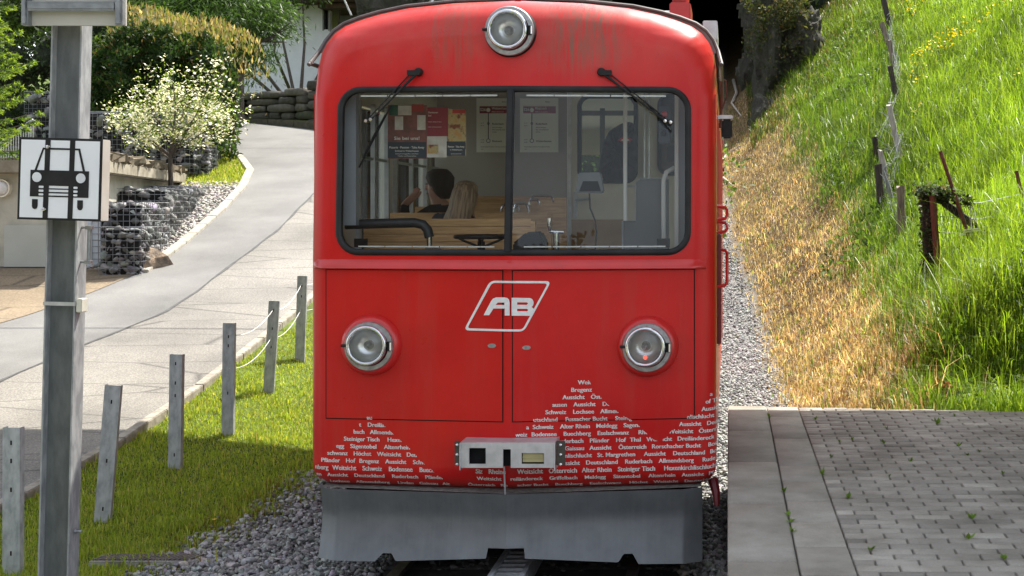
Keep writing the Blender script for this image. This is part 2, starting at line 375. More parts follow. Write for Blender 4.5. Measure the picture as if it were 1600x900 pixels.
# kerbs
def kerb(name, pts, w, h, seg, m, label, jit=.006):
    mb = MB()
    P = [Vector(p) for p in pts]; acc = []
    for a, b in zip(P[:-1], P[1:]):
        n = max(1, round((b-a).length/seg)); acc += [a+(b-a)*k/n for k in range(n)]
    acc.append(P[-1])
    for a, b in zip(acc[:-1], acc[1:]):
        d = (b-a); L = d.length; d.normalize(); nrm = Vector((-d.y, d.x, 0)).normalized(); q0 = a+d*.006; q1 = b-d*.006
        jh = rnd.uniform(-jit, jit); vs = []
        for q in (q0, q1):
            for sx, zz in ((-.5, -.15), (.5, -.15), (.5, h+jh), (-.5, h+jh)): vs.append(q+nrm*w*sx+Vector((0, 0, zz)))
        mb.add(vs, [(0,1,2,3),(7,6,5,4),(0,4,5,1),(1,5,6,2),(2,6,7,3),(3,7,4,0)])
    return tag(rooted(name, mb, m, bevel=.008), label, 'kerb')
M['kerb'] = mat('kerb_stone', (.36,.33,.27), (.22,.19,.15), 9, .85, 0, .4, 50)
kerb('kerb', [(rx_(y)+.05, y, Hs(rx_(y)+.05, y)) for y in (5, 8, 10.2, 12, 14, 15.3, 17, 18.5, 21, 25)], .10, .07, 1.0, M['kerb'], 'low weathered stone kerb between the coarse asphalt and the bollard verge')
kerb('kerb', [(kx(y)-.06, y, Hs(kx(y)-.06, y)) for y in (20.2, 22, 24.6, 26.8, 28.6, 30, 31.5)], .16, .06, .7, mat('pale_kerb', (.38,.35,.29), (.28,.26,.21), 8, .85, 0, .3, 50), 'pale curved stone kerb beside the gravel bank and blossom tree')
kerb('kerb', [(-15.5, 36.8, Hs(-15.5, 36.8)-.15), (-13.2, 36.2, Hs(-13.2, 36.2)-.1), (-10.5, 34.3, Hs(-10.5, 34.3)), (-8, 32.8, Hs(-8, 32.8))], .25, .22, 1.2, mat('mossy_kerb', (.10,.09,.06), (.05,.05,.03), 8, .9, 0, .5, 40), 'dark mossy kerb at the foot of the dry stone wall')

# ------------------------------------------------------------------ stones and blades
def ico(sub=1):
    bm = bmesh.new(); bmesh.ops.create_icosphere(bm, subdivisions=sub, radius=1); v = np.array([p.co[:] for p in bm.verts]); f = np.array([[q.index for q in t.verts] for t in bm.faces]); bm.free(); return v, f
IV, IF = ico(1); IV2, IF2 = ico(2)
def stones(name, P, size, base, spread, mat_, flat=.7, seed=0, mesh=(IV2, IF2), kind='stuff', label=None, jit=.22, parent=None, cat=None):
    r = np.random.RandomState(seed); n = len(P); iv, jf = mesh; m = len(iv)
    V = np.repeat(iv[None], n, 0)
    # random planar cuts make the chips angular
    for k in range(7):
        d = r.normal(size=(n, 3)); d /= np.linalg.norm(d, axis=1)[:, None]; h = r.uniform(.3, .7, n); dp = np.einsum('nij,nj->ni', V, d); ex = np.maximum(dp-h[:, None], 0); V = V-ex[..., None]*d[:, None]
    V *= r.uniform(1-jit, 1+jit, (n, 1, 3))*np.array([1, 1, flat])
    a, b, c = r.uniform(0, 6.28, (3, n)); ca, sa, cb, sb = np.cos(a), np.sin(a), np.cos(b*.2-.6), np.sin(b*.2-.6)
    Rz = np.zeros((n, 3, 3)); Rz[:, 0, 0] = ca; Rz[:, 0, 1] = -sa; Rz[:, 1, 0] = sa; Rz[:, 1, 1] = ca; Rz[:, 2, 2] = 1
    Rx = np.zeros((n, 3, 3)); Rx[:, 0, 0] = 1; Rx[:, 1, 1] = cb; Rx[:, 1, 2] = -sb; Rx[:, 2, 1] = sb; Rx[:, 2, 2] = cb
    V = np.einsum('nij,nkj->nki', Rz @ Rx, V); sz = size*np.exp(r.normal(0, .28, n)); V = V*sz[:, None, None]+P[:, None]
    F = (jf[None]+(np.arange(n)*m)[:, None, None]).reshape(-1, 3)
    t = r.uniform(0, 1, (n, 1)); C = np.array(base)[None]*(1-spread+2*spread*t)*(1+r.normal(0, .05, (n, 3))); C = np.clip(C, .01, .85)
    o = nmesh(name, V.reshape(-1, 3), F, mat_, np.repeat(C, m, 0), parent=parent)
    if parent is None: tag(o, label, cat, kind=kind)
    return o
def scatter(n, x0, x1, y0, y1, seed, power=0., keep=None):
    r = np.random.RandomState(seed); x = r.uniform(x0, x1, n)
    if power:
        e = 1-power; y = (y0**e+(y1**e-y0**e)*r.uniform(0, 1, n))**(1/e)
    else: y = r.uniform(y0, y1, n)
    if keep is not None: k = keep(x, y, r); x, y = x[k], y[k]
    return x, y
def blades(name, x, y, hgt, wid, colf, seed, mat_, lean=.35, label=None, zf=None, bend=.4):
    r = np.random.RandomState(seed); n = len(x); z = (zf or H)(x, y)-.01; a = r.uniform(0, 6.28, n); h = hgt(x, y, r) if callable(hgt) else hgt*np.exp(r.normal(0, .3, n)); w = wid*np.exp(r.normal(0, .2, n))
    b = a+r.normal(0, .6, n)+1.57; l = np.abs(r.normal(0, lean, n))*h; dx, dy = np.cos(b)*l, np.sin(b)*l; wx, wy = np.cos(a)*w/2, np.sin(a)*w/2
    V = np.zeros((n, 5, 3)); base = np.stack([x, y, z], 1)
    V[:, 0] = base+np.stack([-wx, -wy, 0*z], 1); V[:, 1] = base+np.stack([wx, wy, 0*z], 1)
    mid = base+np.stack([dx*.35, dy*.35, h*.6], 1); V[:, 2] = mid+np.stack([wx, wy, 0*z], 1)*.8; V[:, 3] = mid-np.stack([wx, wy, 0*z], 1)*.8
    V[:, 4] = base+np.stack([dx, dy, h*(1-bend*np.minimum(l/h, 1))], 1)
    i = np.arange(n)[:, None]*5; F1 = (i+np.array([[0, 1, 2]])); F2 = i+np.array([[0, 2, 3]]); F3 = i+np.array([[3, 2, 4]]); F = np.concatenate([F1, F2, F3])
    C = colf(x, y, r); o = nmesh(name, V.reshape(-1, 3), F, mat_, np.repeat(C, 5, 0)); tag(o, label, 'grass' if label else None, kind='stuff'); return o
def pal(r, n, cols, wts, jit=.15):
    c = np.array(cols)[r.choice(len(cols), n, p=np.array(wts)/sum(wts))]; return c*np.exp(r.normal(0, jit, (n, 1)))

# ballast: left shoulder, between the rails, right shoulder
x, y = scatter(26000, -4.05, -2.2, 6.2, 12.5, 1, 1.6, lambda x, y, r: x > -3.55-.28*np.clip((9.5-y)/2.5, 0, 1.2)+.12*r.normal(size=len(x)))
stones('ballast', np.stack([x, y, H(x, y)+.0+.03*nrs.uniform(-.4, 1, len(x))], 1), .0205, (.30,.295,.285), .65, M['stone'], seed=1, label='grey crushed stone ballast on the left shoulder of the track')
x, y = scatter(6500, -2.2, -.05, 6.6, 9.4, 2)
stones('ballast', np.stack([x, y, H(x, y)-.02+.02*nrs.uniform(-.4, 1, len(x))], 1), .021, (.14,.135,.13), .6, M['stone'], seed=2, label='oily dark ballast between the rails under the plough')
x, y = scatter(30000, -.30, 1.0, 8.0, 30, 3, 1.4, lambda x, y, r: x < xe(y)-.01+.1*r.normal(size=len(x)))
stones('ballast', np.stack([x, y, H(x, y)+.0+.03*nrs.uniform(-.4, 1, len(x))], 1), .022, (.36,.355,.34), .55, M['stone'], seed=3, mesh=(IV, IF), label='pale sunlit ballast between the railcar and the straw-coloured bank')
x, y = scatter(9000, -12.0, -9.0, 20.4, 27.3, 4, 0, lambda x, y, r: (x < np.interp(y, LKy, LKx)-.15) & (x > np.interp(y, [20, 27], [-9.9, -11.6])))
stones('gravel', np.stack([x, y, H(x, y)+.01], 1), .04, (.38,.35,.32), .5, M['stone'], seed=4, mesh=(IV, IF), label='pinkish grey gravel bank beside the pale kerb')

# grass
LG = [(.24,.34,.035), (.34,.43,.05), (.46,.47,.08), (.50,.42,.15)]
def lawn_c(x, y, r): 
    dryw = np.clip((x+4.0)/.7, 0, 1)*.55; c = pal(r, len(x), LG, [4, 4, 2, .6]); d = pal(r, len(x), [(.25,.17,.06), (.20,.12,.04), (.16,.17,.04)], [2, 1, 2]); k = r.uniform(0, 1, len(x)) < dryw; c[k] = d[k]; return c
x, y = scatter(150000, -5.62, -3.25, 6.4, 22, 5, 1.5, lambda x, y, r: (x < -3.45-.28*np.clip((9.5-y)/2.5, 0, 1.2)+.13*r.normal(size=len(x))) & (x > np.array([0])+np.interp(y, [0, 10.2, 12.9, 15.3, 18.5, 34], [-5.38, -5.45, -5.55, -5.65, -5.88, -6.2])))
blades('lawn', x, y, lambda x, y, r: .04*np.exp(r.normal(0, .35, len(x)))*(1+.5*(fbm(x, y, 3, 2) > .5)), .007, lawn_c, 5, M['grass'], .5, 'short green verge grass between the bollards and the ballast')
HG = [(.10,.19,.018), (.15,.26,.022), (.22,.32,.035), (.07,.12,.02), (.34,.34,.12)]
HM = [(.17,.30,.022), (.24,.38,.03), (.30,.42,.05), (.12,.20,.02)]
def hill_c(x, y, r):
    n = len(x); w = drymask(x, y); c = pal(r, n, HG, [4, 5, 2.5, 2, .7]); mdw = np.clip((x-(.118*y+.3))/.6, 0, 1); m2 = pal(r, n, HM, [3, 4, 3, 1]); k = r.uniform(0, 1, n) < mdw; c[k] = m2[k]
    d = pal(r, n, [(.52,.38,.22), (.62,.50,.33), (.42,.25,.14), (.25,.14,.08), (.24,.26,.08)], [4, 3.4, 2.4, 1.4, .8]); cl_ = np.clip(fbm(x, y, 6.5, 3.), -1, 1); k = r.uniform(0, 1, n) < w*(.93-.30*np.clip(cl_, 0, 1)*(fbm(x, y, 1.3, 9.) > .1)); d *= (1+.25*np.clip(fbm(x, y, 9., 5.), -1, 1))[:, None]; c[k] = d[k]
    c *= (1+.22*np.clip(fbm(x, y, .9, 8.), -1, 1))[:, None]; return c
def hill_h(x, y, r):
    w = drymask(x, y); return (.085+.155*(1-w)*(1+.5*np.clip(fbm(x, y, 1.6, 4.), -1, 1)))*(1+.35*np.clip(fbm(x, y, 7., 1.), -1, 1))*np.exp(r.normal(0, .38, len(x)))
x, y = scatter(430000, -.3, 11.5, 9.9, 42, 6, 1.5, lambda x, y, r: (x < .26*y+.4) & (x > xe(y)-.01+.1*r.normal(size=len(x))) & (y > 10.9-.11*x))
blades('hillside_grass', x, y, hill_h, .010, hill_c, 6, M['grass'], .68, 'long sunlit grass on the hillside, straw-coloured near the ballast and green above')
x, y = scatter(26000, -13.0, -9.8, 26.8, 33, 9, 0, lambda x, y, r: (x < np.interp(y, LKy, LKx)-.15) & ((y > 27.2) | (r.uniform(0, 1, len(x)) < (y-26.6)/.8)))
blades('lawn', x, y, .07, .014, lambda x, y, r: pal(r, len(x), LG, [3, 4, 3, 1.5]), 10, M['grass'], .5, 'bright grass patch inside the bend of the pale kerb')
# yellow flowers
def blossoms(name, x, y, z, size, cols, seed, label, cat, mat_=None, parent=None):
    r = np.random.RandomState(seed); n = len(x); P = np.stack([x, y, z], 1); k = 6; an = np.arange(k)*2*math.pi/k
    ta = r.normal(0, .5, n); tb = r.normal(0, .5, n); s = size*np.exp(r.normal(0, .2, n)); V = np.zeros((n, k, 3))
    V[:, :, 0] = np.cos(an)[None]*s[:, None]; V[:, :, 1] = np.sin(an)[None]*s[:, None]*np.cos(ta)[:, None]; V[:, :, 2] = np.sin(an)[None]*s[:, None]*np.sin(ta)[:, None]+np.cos(an)[None]*s[:, None]*np.sin(tb)[:, None]
    V += P[:, None]; F = np.arange(n*k).reshape(n, k); C = np.repeat(pal(r, n, cols, [1]*len(cols), .1), k, 0)
    o = nmesh(name, V.reshape(-1, 3), F, mat_ or M['petal'], C, parent=parent)
    if parent is None: tag(o, label, cat, kind='stuff')
    return o
x, y = scatter(42000, 2.0, 11.5, 14, 40, 7, 1.05, lambda x, y, r: (x > .125*y+.35) & (y > 23) & (fbm(x, y, .55, 3.) + .5*fbm(x, y, 1.7, 1.) > .25) & (r.uniform(0, 1, len(x)) < .6))
blossoms('buttercups', x, y, H(x, y)+.32+.10*nrs.uniform(-1, 1, len(x)), .019, [(.80,.62,.01), (.75,.52,.01)], 8, 'yellow buttercups scattered over the bright hillside meadow', 'flowers')
x = np.array([-4.15, -4.55, -3.95, -4.4]); y = np.array([9.3, 10.8, 9.0, 12.2])
for i, (px, py, lb) in enumerate([(401, 503, 0), (392, 776, 0), (385, 777, 1), (335, 824, 2), (349, 768, 0)][2:4]):
    p = hit(px, py); mb = MB(); mb.tube([p, p+Vector((.004, 0, .05))], .002, 5)
    for k in range(10):
        a = k*.628; mb.add([p+Vector((.004, 0, .05)), p+Vector((.004+.02*math.cos(a), .02*math.sin(a), .058)), p+Vector((.004+.02*math.cos(a+.5), .02*math.sin(a+.5), .055))], [(0, 1, 2)])
    tag(rooted('dandelion', mb, mat('dandelion_yellow', (.75,.5,.01), None, 5, .6)), ['yellow dandelion in the shaded verge grass, the one further from the ballast', 'yellow dandelion right at the edge of the ballast'][i], 'flower', 'dandelions in the verge')
# ------------------------------------------------------------------ track
tr = thing('railway_track', (XC, 9, 0), 'steel rails with a toothed rack rail between them under the plough', 'railway track')
def rail(xc_):
    mb = MB(); prof = [(-.06, -.14), (.06, -.14), (.06, -.125), (.012, -.11), (.012, -.035), (.035, -.03), (.035, 0), (-.035, 0), (-.035, -.03), (-.012, -.035), (-.012, -.11), (-.06, -.125)]
    ysn = [-10, 0, 8, 18, 19, 20, 21, 22, 45]; n = len(prof)
    for y in ysn:
        for p in prof: mb.v.append((xc_+p[0], y, p[1]+float(ftrack(y))))
    for i in range(len(ysn)-1):
        for k in range(n): mb.f.append((i*n+k, i*n+(k+1) % n, (i+1)*n+(k+1) % n, (i+1)*n+k)); mb.mi.append(0)
    return mb
M['railsteel'] = mat('rail_steel', (.16,.13,.11), (.09,.07,.06), 20, .5, .6, .2, 60)
for s in (-1, 1): obj('rail', rail(XC+s*.735), M['railsteel'], tr)
mb = MB()
for s in (-1, 1): mb.box(XC+s*.095-.015, XC+s*.095+.015, -4, 22, -.06, .06)
for k in range(170): mb.box(XC-.08, XC+.08, 4+k*.1, 4.045+k*.1, -.01, .045)
obj('rack_rail', mb, mat('worn_rack_steel', (.62,.63,.65), (.45,.45,.46), 20, .4, .3, .2, 60), tr)
mb = MB()
for k in range(30): mb.box(XC-1.25, XC+1.25, 2+k*.62, 2.26+k*.62, -.22, -.06)
obj('sleepers', mb, mat('oiled_sleeper', (.05,.04,.035), (.025,.02,.018), 12, .8, 0, .5, 30), tr)['kind'] = 'stuff'

# ------------------------------------------------------------------ platform
PZ = .64
pf = thing('platform', (2.5, 6, 0), 'grey paved station platform edge beside the railcar', 'platform')
far = lambda x: 10.83-.11*x
mb = MB(); mb.add([(0.02, -8, -.3), (14, -8, -.3), (14, far(14), -.3), (.02, far(0), -.3), (0.02, -8, PZ-.09), (14, -8, PZ-.09), (14, far(14), PZ-.09), (.02, far(0), PZ-.09)], [(0,3,2,1),(4,5,6,7),(0,1,5,4),(1,2,6,5),(2,3,7,6),(3,0,4,7)])
obj('platform_base', mb, M['concrete'], pf)
def slabmat(name, c1, c2):
    m, t, b, out = nodes(name); v = mapping(t); a = t.nodes.new('ShaderNodeAttribute'); a.attribute_name = 'Col'
    n1 = ramp(t, nz(t, v, 180, 3, .8), [(.3, (.72,)*3), (.7, (1.2,)*3)]); n2 = ramp(t, nz(t, v, 1.6, 6, .65), [(.32, (.58, .56, .52)), (.68, (1.16, 1.16, 1.15))])
    c = mixc(t, 1., mixc(t, 1., a.outputs['Color'], n1, 'MULTIPLY'), n2, 'MULTIPLY'); t.links.new(c, b.inputs['Base Color']); b.inputs['Roughness'].default_value = .88; bumpn(t, b, nz(t, v, 150, 3, .8), .5, .004); return m
M['slab'] = slabmat('concrete_paver', 0, 0)
def pavers(name, rows, seed, dz=0., bev=.004):
    r = np.random.RandomState(seed); V = []; C = []
    for (x0, x1, y0, y1) in rows:
        h = PZ+r.normal(0, .0012)+dz; c = .285*math.exp(r.normal(0, .12)); cc = (c*1.06, c, c*.87); b = bev
        V += [(x0, y0, h-.09), (x1, y0, h-.09), (x1, y1, h-.09), (x0, y1, h-.09), (x0, y0, h-b), (x1, y0, h-b), (x1, y1, h-b), (x0, y1, h-b), (x0+b, y0+b, h), (x1-b, y0+b, h), (x1-b, y1-b, h), (x0+b, y1-b, h)]; C += [cc]*12
    n = len(rows); F = np.array([(8,9,10,11),(0,1,5,4),(1,2,6,5),(2,3,7,6),(3,0,4,7),(4,5,9,8),(5,6,10,9),(6,7,11,10),(7,4,8,11)]); F = (F[None]+(np.arange(n)*12)[:, None, None]).reshape(-1, 4)
    return nmesh(name, np.array(V), F, M['slab'], np.array(C), parent=pf)
rows = []; y = far(0)
while y > -4: rows.append((.0, .318, y-1.19, y-.004)); y -= 1.2
pavers('edge_slabs', rows, 3, 0, .012)
rows = []; y = far(.3)
while y > -4: rows.append((.326, .57, y-.497, y-.002)); y -= .5
pavers('border_slabs', rows, 4, -.002)
rows = []; y = far(.6)-.0; k = 0
while y > 3.5:
    x0 = .58 - (.1 if k % 2 else 0)
    while x0 < 6.0:
        a, b = max(x0, .58), x0+.2-.012
        yt = min(y, far((a+b)/2))
        if yt-(y-.1) > .03: rows.append((a, b, y-.0985, yt))
        x0 += .2
    y -= .1; k += 1
pavers('paving', rows, 5, -.003, .003)['kind'] = 'stuff'
M['weed'] = leafmat('weed_leaf', .4)
ws_pts = [(1216,650), (1225,652), (1277,655), (1392,668), (1489,650), (1471,662), (1319,690), (1342,686), (1380,693), (1300,713), (1498,697), (1538,705), (1279,741), (1379,744), (1426,720), (1223,768), (1231,805), (1337,778), (1367,859), (1520,810), (1582,873), (1239,830), (1566,740), (1270,815), (1524,842), (1505,711)]
for i, (px, py) in enumerate(ws_pts):
    d = 2060*(CAMZ-PZ)/(py-330); c = Vector(((px-1137)/2060*d, d, PZ-.004)); x0 = c.x
    if x0 > .62: x0 = .58+round((x0-.58)/.1)*.1-.004
    elif x0 < .45: x0 = .322
    else: x0 = .575
    c.x = x0; V = []; F = []; C = []; nl = rnd.randint(4, 9); sz = rnd.uniform(.018, .04)
    for k in range(nl):
        a = rnd.uniform(0, 6.28); t = rnd.uniform(.3, 1.2); dv = Vector((math.cos(a)*math.cos(t), math.sin(a)*math.cos(t), math.sin(t))); sd = dv.cross(Vector((0, 0, 1))).normalized()*sz*.28; L = dv*sz*rnd.uniform(.8, 1.5); b = len(V)
        V += [Vector((0,0,0)), L*.5+sd, L, L*.5-sd]; F.append((b, b+1, b+2, b+3)); g = rnd.uniform(.7, 1.3); C += [(.14*g, .24*g, .03*g)]*4
    o = nmesh('weed', np.array([tuple(v) for v in V]), np.array(F), M['weed'], np.array(C)); o.location = c
    tag(o, 'small green weed sprouting from a joint in the platform paving', 'weed', 'weeds in the platform joints')

# two added roof slabs, unseen above the frame, placed to shade the foreground
M['roofsheet'] = mat('shade_roof_sheet', (.30,.29,.27), (.24,.23,.21), 3, .7)
cn = thing('platform_shade_roof', (6, 4, PZ), 'added flat shade roof above the platform, out of view', 'canopy')
mb = MB(); mb.box(.6, 9, 6.2, 12.9, 4.55, 4.68); obj('roof', mb, M['roofsheet'], cn)
for yq in (6.5, 12): 
    mb = MB(); mb.box(8.4, 8.6, yq, yq+.2, PZ, 4.55); obj('post', mb, M['steel'], cn)
c2 = thing('forecourt_shade_roof', (-8, 11, 0), 'added flat roof, out of view, that shades the road', 'canopy')
mb = MB(); mb.box(-16, -1.95, 9.75, 15.3, 4.95, 5.08); obj('roof', mb, M['roofsheet'], c2)
for xq, yq in ((-15.8, 10), (-15.8, 14.6), (-12, 10)):
    mb = MB(); mb.box(xq, xq+.2, yq, yq+.2, -.2, 4.95); obj('post', mb, M['steel'], c2)

# ------------------------------------------------------------------ railcar
car = thing('railcar', (XC, 8.2, 0), 'red rack railcar with big windscreen, three round lamps and grey snow plough', 'railcar')
PROF = [(0, 3.575), (.4, 3.562), (.7, 3.53), (.88, 3.492), (1.0, 3.457), (1.1, 3.418), (1.165, 3.373), (1.213, 3.308), (1.241, 3.235), (1.256, 3.14)]
PU = np.array([p[0] for p in PROF]); PZZ = np.array([p[1] for p in PROF]); ZB = .535; HW = 1.256
def Wz(z):
    if z >= 3.14: return float(np.interp(z, PZZ[::-1], PU[::-1]))
    if z < .66:
        t = min(max((.66-z)/.125, 0), 1); return HW-.10*(1-math.sqrt(max(1-t*t, 0)))
    return HW
def arc(d, r): return 0. if d >= r else r-math.sqrt(max(r*r-(r-max(d, 0))**2, 0))
def vf(z): return float(np.interp(z, [1.9, 3.05, 3.6], [1, .45, .3]))
EP = [(HW, 1.0)]+PROF[::-1]
def edist(u, z):
    if z < 2.7: return 9.
    m = 9.
    for (a0, a1), (b0, b1) in zip(EP[:-1], EP[1:]):
        dx, dz = b0-a0, b1-a1; t = ((u-a0)*dx+(z-a1)*dz)/(dx*dx+dz*dz); t = 0. if t < 0 else (1. if t > 1 else t); q = math.hypot(u-a0-dx*t, z-a1-dz*t); m = q if q < m else m
    return m
def yf(x, z, edge=True):
    u = math.sqrt((x-XC)**2+.012**2); y = 8.10-.145*max(1-u/1.15, 0)*vf(z); y += max(z-1.95, 0)*.045
    if edge:
        y += max(arc(edist(u, z), .135+.12*min(1, max(0, (z-2.95)/.4))), arc(Wz(z)-u, .135))+arc(z-ZB, .15)
    else: y += arc(z-ZB, .15)
    return y
def on(px, py):
    """front-surface point seen at a measured photo point -> (x, z)"""
    d = 8.1
    for _ in range(6):
        x = (px-1137)/2060*d; z = CAMZ-(py-330)/2060*d; d = yf(x, min(max(z, ZB+.02), 3.5))
    return x, z
WX0, WX1, WZ0, WZ1, WR = -2.387, -.246, 1.990, 2.988, .125
def in_rr(x, z, x0, x1, z0, z1, r):
    if not (x0 < x < x1 and z0 < z < z1): return False
    cx = min(max(x, x0+r), x1-r); cz = min(max(z, z0+r), z1-r); return (x-cx)**2+(z-cz)**2 <= r*r
# front shell
zs = list(ZB+.15*(1-np.cos(np.linspace(0, math.pi/2, 9))))+list(np.arange(.70, 3.05, .0235))+list(3.58-.53*(np.linspace(1, 0, 46)**1.25))
zs = sorted(set(round(float(z), 4) for z in zs)); NC = 130
ss = np.sin(np.linspace(-1, 1, NC+1)*math.pi/2*.86)/math.sin(math.pi/2*.86)
mb = MB(); rowi = []
for z in zs:
    w = max(Wz(z), .02)
    for s in ss: x = XC+s*w; mb.v.append((x, yf(x, z), z))
for j in range(len(zs)-1):
    for k in range(NC):
        a = j*(NC+1)+k; q = (a, a+1, a+NC+2, a+NC+1); cx = sum(mb.v[i][0] for i in q)/4; cz = sum(mb.v[i][2] for i in q)/4
        if in_rr(cx, cz, WX0, WX1, WZ0, WZ1, WR): continue
        mb.f.append(q); mb.mi.append(0)
obj('front_shell', mb, M['red'], car, smooth=50)
# gasket round the windscreen and centre mullion
def rrpath(x0, x1, z0, z1, r, n=8, step=.09):
    P = []
    for (cx, cz, a0) in ((x1-r, z1-r, 0), (x0+r, z1-r, 90), (x0+r, z0+r, 180), (x1-r, z0+r, 270)):
        for k in range(n+1): a = R(a0+90*k/n); P.append((cx+r*math.cos(a), cz+r*math.sin(a)))
    Q = []
    for i in range(len(P)):
        a, b = P[i], P[(i+1) % len(P)]; L = math.hypot(b[0]-a[0], b[1]-a[1]); m = max(1, int(L/step))
        Q += [(a[0]+(b[0]-a[0])*k/m, a[1]+(b[1]-a[1])*k/m) for k in range(m)]
    return Q
def ringmesh(path, prof, cx, cz, yfun):
    mb = MB(); n = len(path); m = len(prof)
    for i, (x, z) in enumerate(path):
        a, b = path[i-1], path[(i+1) % n]; t = Vector((b[0]-a[0], b[1]-a[1])).normalized(); nr = Vector((t.y, -t.x))
        if nr.dot(Vector((x-cx, z-cz))) < 0: nr = -nr
        for (o, d) in prof: mb.v.append((x+nr.x*o, yfun(x, z)+d, z+nr.y*o))
    for i in range(n):
        for k in range(m):
            mb.f.append((i*m+k, i*m+(k+1) % m, ((i+1) % n)*m+(k+1) % m, ((i+1) % n)*m+k)); mb.mi.append(0)
    return mb
gp = [(.022, .012), (.020, -.006), (.010, -.015), (-.004, -.016), (-.014, -.010), (-.018, .004), (-.016, .03), (.018, .03)]
obj('windscreen_gasket', ringmesh(rrpath(WX0, WX1, WZ0, WZ1, WR), gp, XC, 2.5, lambda x, z: yf(x, z, False)), M['black'], car, smooth=True)
mb = MB(); mb.box(XC-.022, XC+.022, 0, .05, 0, 1)
mb.v = [(x, yf(XC, WZ0 if z < .5 else WZ1, False)-.022+y, WZ0+z*(WZ1-WZ0)) for x, y, z in mb.v]
obj('windscreen_mullion', mb, M['black'], car, bevel=.008, smooth=True)
for s, (xa, xb) in enumerate(((WX0+.005, XC-.01), (XC+.01, WX1-.005))):
    mb = MB(); nx, nzz = 24, 12
    for j in range(nzz+1):
        for k in range(nx+1):
            x = xa+(xb-xa)*k/nx; z = WZ0+.005+(WZ1-WZ0-.01)*j/nzz
            # pull the outer corners in behind the gasket
            ux = (x-xa)/(xb-xa); uz = (z-WZ0)/(WZ1-WZ0); mb.v.append((x, yf(x, z, False)+.008, z))
    for j in range(nzz):
        for k in range(nx):
            a = j*(nx+1)+k; q = (a, a+1, a+nx+2, a+nx+1); cx = sum(mb.v[i][0] for i in q)/4; cz = sum(mb.v[i][2] for i in q)/4
            if in_rr(cx, cz, WX0, WX1, WZ0, WZ1, WR*.6): mb.f.append(q); mb.mi.append(0)
    obj('windscreen_pane', mb, M['glass'], car, fix=False)
for zz, dz, sgn_ in ((WZ1-.042, .010, -1), (WZ0+.030, .008, -1), (WZ1-.042, .010, 1), (WZ0+.030, .008, 1)):
    x = WX0+.12; mb = MB()
    while x < WX1-.13:
        if abs(x+.08-XC) > .11 and (x > XC) == (sgn_ > 0):
            y0 = yf(x, zz, False)+.012; y1 = yf(x+.165, zz, False)+.012; mb.add([(x, y0, zz), (x+.165, y1, zz), (x+.165, y1, zz+dz), (x, y0, zz+dz), (x, y0+.006, zz), (x+.165, y1+.006, zz), (x+.165, y1+.006, zz+dz), (x, y0+.006, zz+dz)], [(0,1,2,3),(4,7,6,5),(0,4,5,1),(3,2,6,7),(0,3,7,4),(1,5,6,2)])
        x += .172
    obj('seal_strip', mb, M['white'], car)
# ledge below the windscreen
def ledge():
    mb = MB(); xs_ = np.linspace(XC-1.235, XC+1.195, 60); prof = [(0, 1.945), (-.012, 1.928), (-.042, 1.905), (-.045, 1.892), (-.03, 1.886), (0, 1.884)]
    for x in xs_:
        e = min(1, (min(abs(x-(XC-1.235)), abs(x-(XC+1.195))))/.06+.05)
        for (d, z) in prof: mb.v.append((x, yf(x, z)+d*e, z))
    m = len(prof)
    for i in range(len(xs_)-1):
        for k in range(m-1): mb.f.append((i*m+k, i*m+k+1, (i+1)*m+k+1, (i+1)*m+k)); mb.mi.append(0)
    return mb
obj('drip_ledge', ledge(), M['redp'], car, smooth=50)
# access doors with dark joints round them
def patch(x0, x1, z0, z1, off, nx=26, nz_=22, wall=.02, r=.02):
    mb = MB(); xs_ = np.linspace(x0, x1, nx+1); zs_ = np.linspace(z0, z1, nz_+1)
    for z in zs_:
        for x in xs_: mb.v.append((x, yf(x, z, False)+arc(HW-abs(x-XC), .135)-off, z))
    for j in range(nz_):
        for k in range(nx): a = j*(nx+1)+k; mb.f.append((a, a+1, a+nx+2, a+nx+1)); mb.mi.append(0)
    per = [k for k in range(nx+1)]+[(j)*(nx+1)+nx for j in range(1, nz_+1)]+[nz_*(nx+1)+k for k in range(nx-1, -1, -1)]+[j*(nx+1) for j in range(nz_-1, 0, -1)]
    b = len(mb.v); mb.v += [(mb.v[i][0], mb.v[i][1]+wall, mb.v[i][2]) for i in per]; n = len(per)
    for i in range(n): j = (i+1) % n; mb.f.append((per[i], per[j], b+j, b+i)); mb.mi.append(0)
    return mb
PXL = (XC-1.135, XC-.033); PXR = (XC+.033, XC+1.12); PZ0, PZ1 = .972, 1.880
panels = []
for (a, b) in (PXL, PXR):
    panels.append(obj('access_door', patch(a, b, PZ0, PZ1, .006), M['red'], car, smooth=40))
    obj('door_joint', patch(a-.007, b+.007, PZ0-.007, PZ1+.006, .0015), M['matte'], panels[-1], smooth=40)
def onoff(x, z): return .0085 if (PZ0 < z < PZ1 and (PXL[0] < x < PXL[1] or PXR[0] < x < PXR[1])) else .0035
def door_lock(px, py):
    x, z = on(px, py); y = yf(x, z)-.008; mb = MB(); pl = [(x+.026*math.cos(a), z+.013*math.sin(a)*(1 if abs(math.cos(a)) < .8 else .6)) for a in np.linspace(0, 2*math.pi, 17)[:-1]]
    mb.prism(pl, y-.004, y+.004); mb.lathe([(.011, -.002), (.011, -.008), (.006, -.009), (.005, -.004), (.0, -.004)], (x, y, z), n=16); return mb
for i, p in enumerate(((769, 540), (823, 543))): obj('door_lock', door_lock(*p), M['dull'], panels[i], smooth=True)
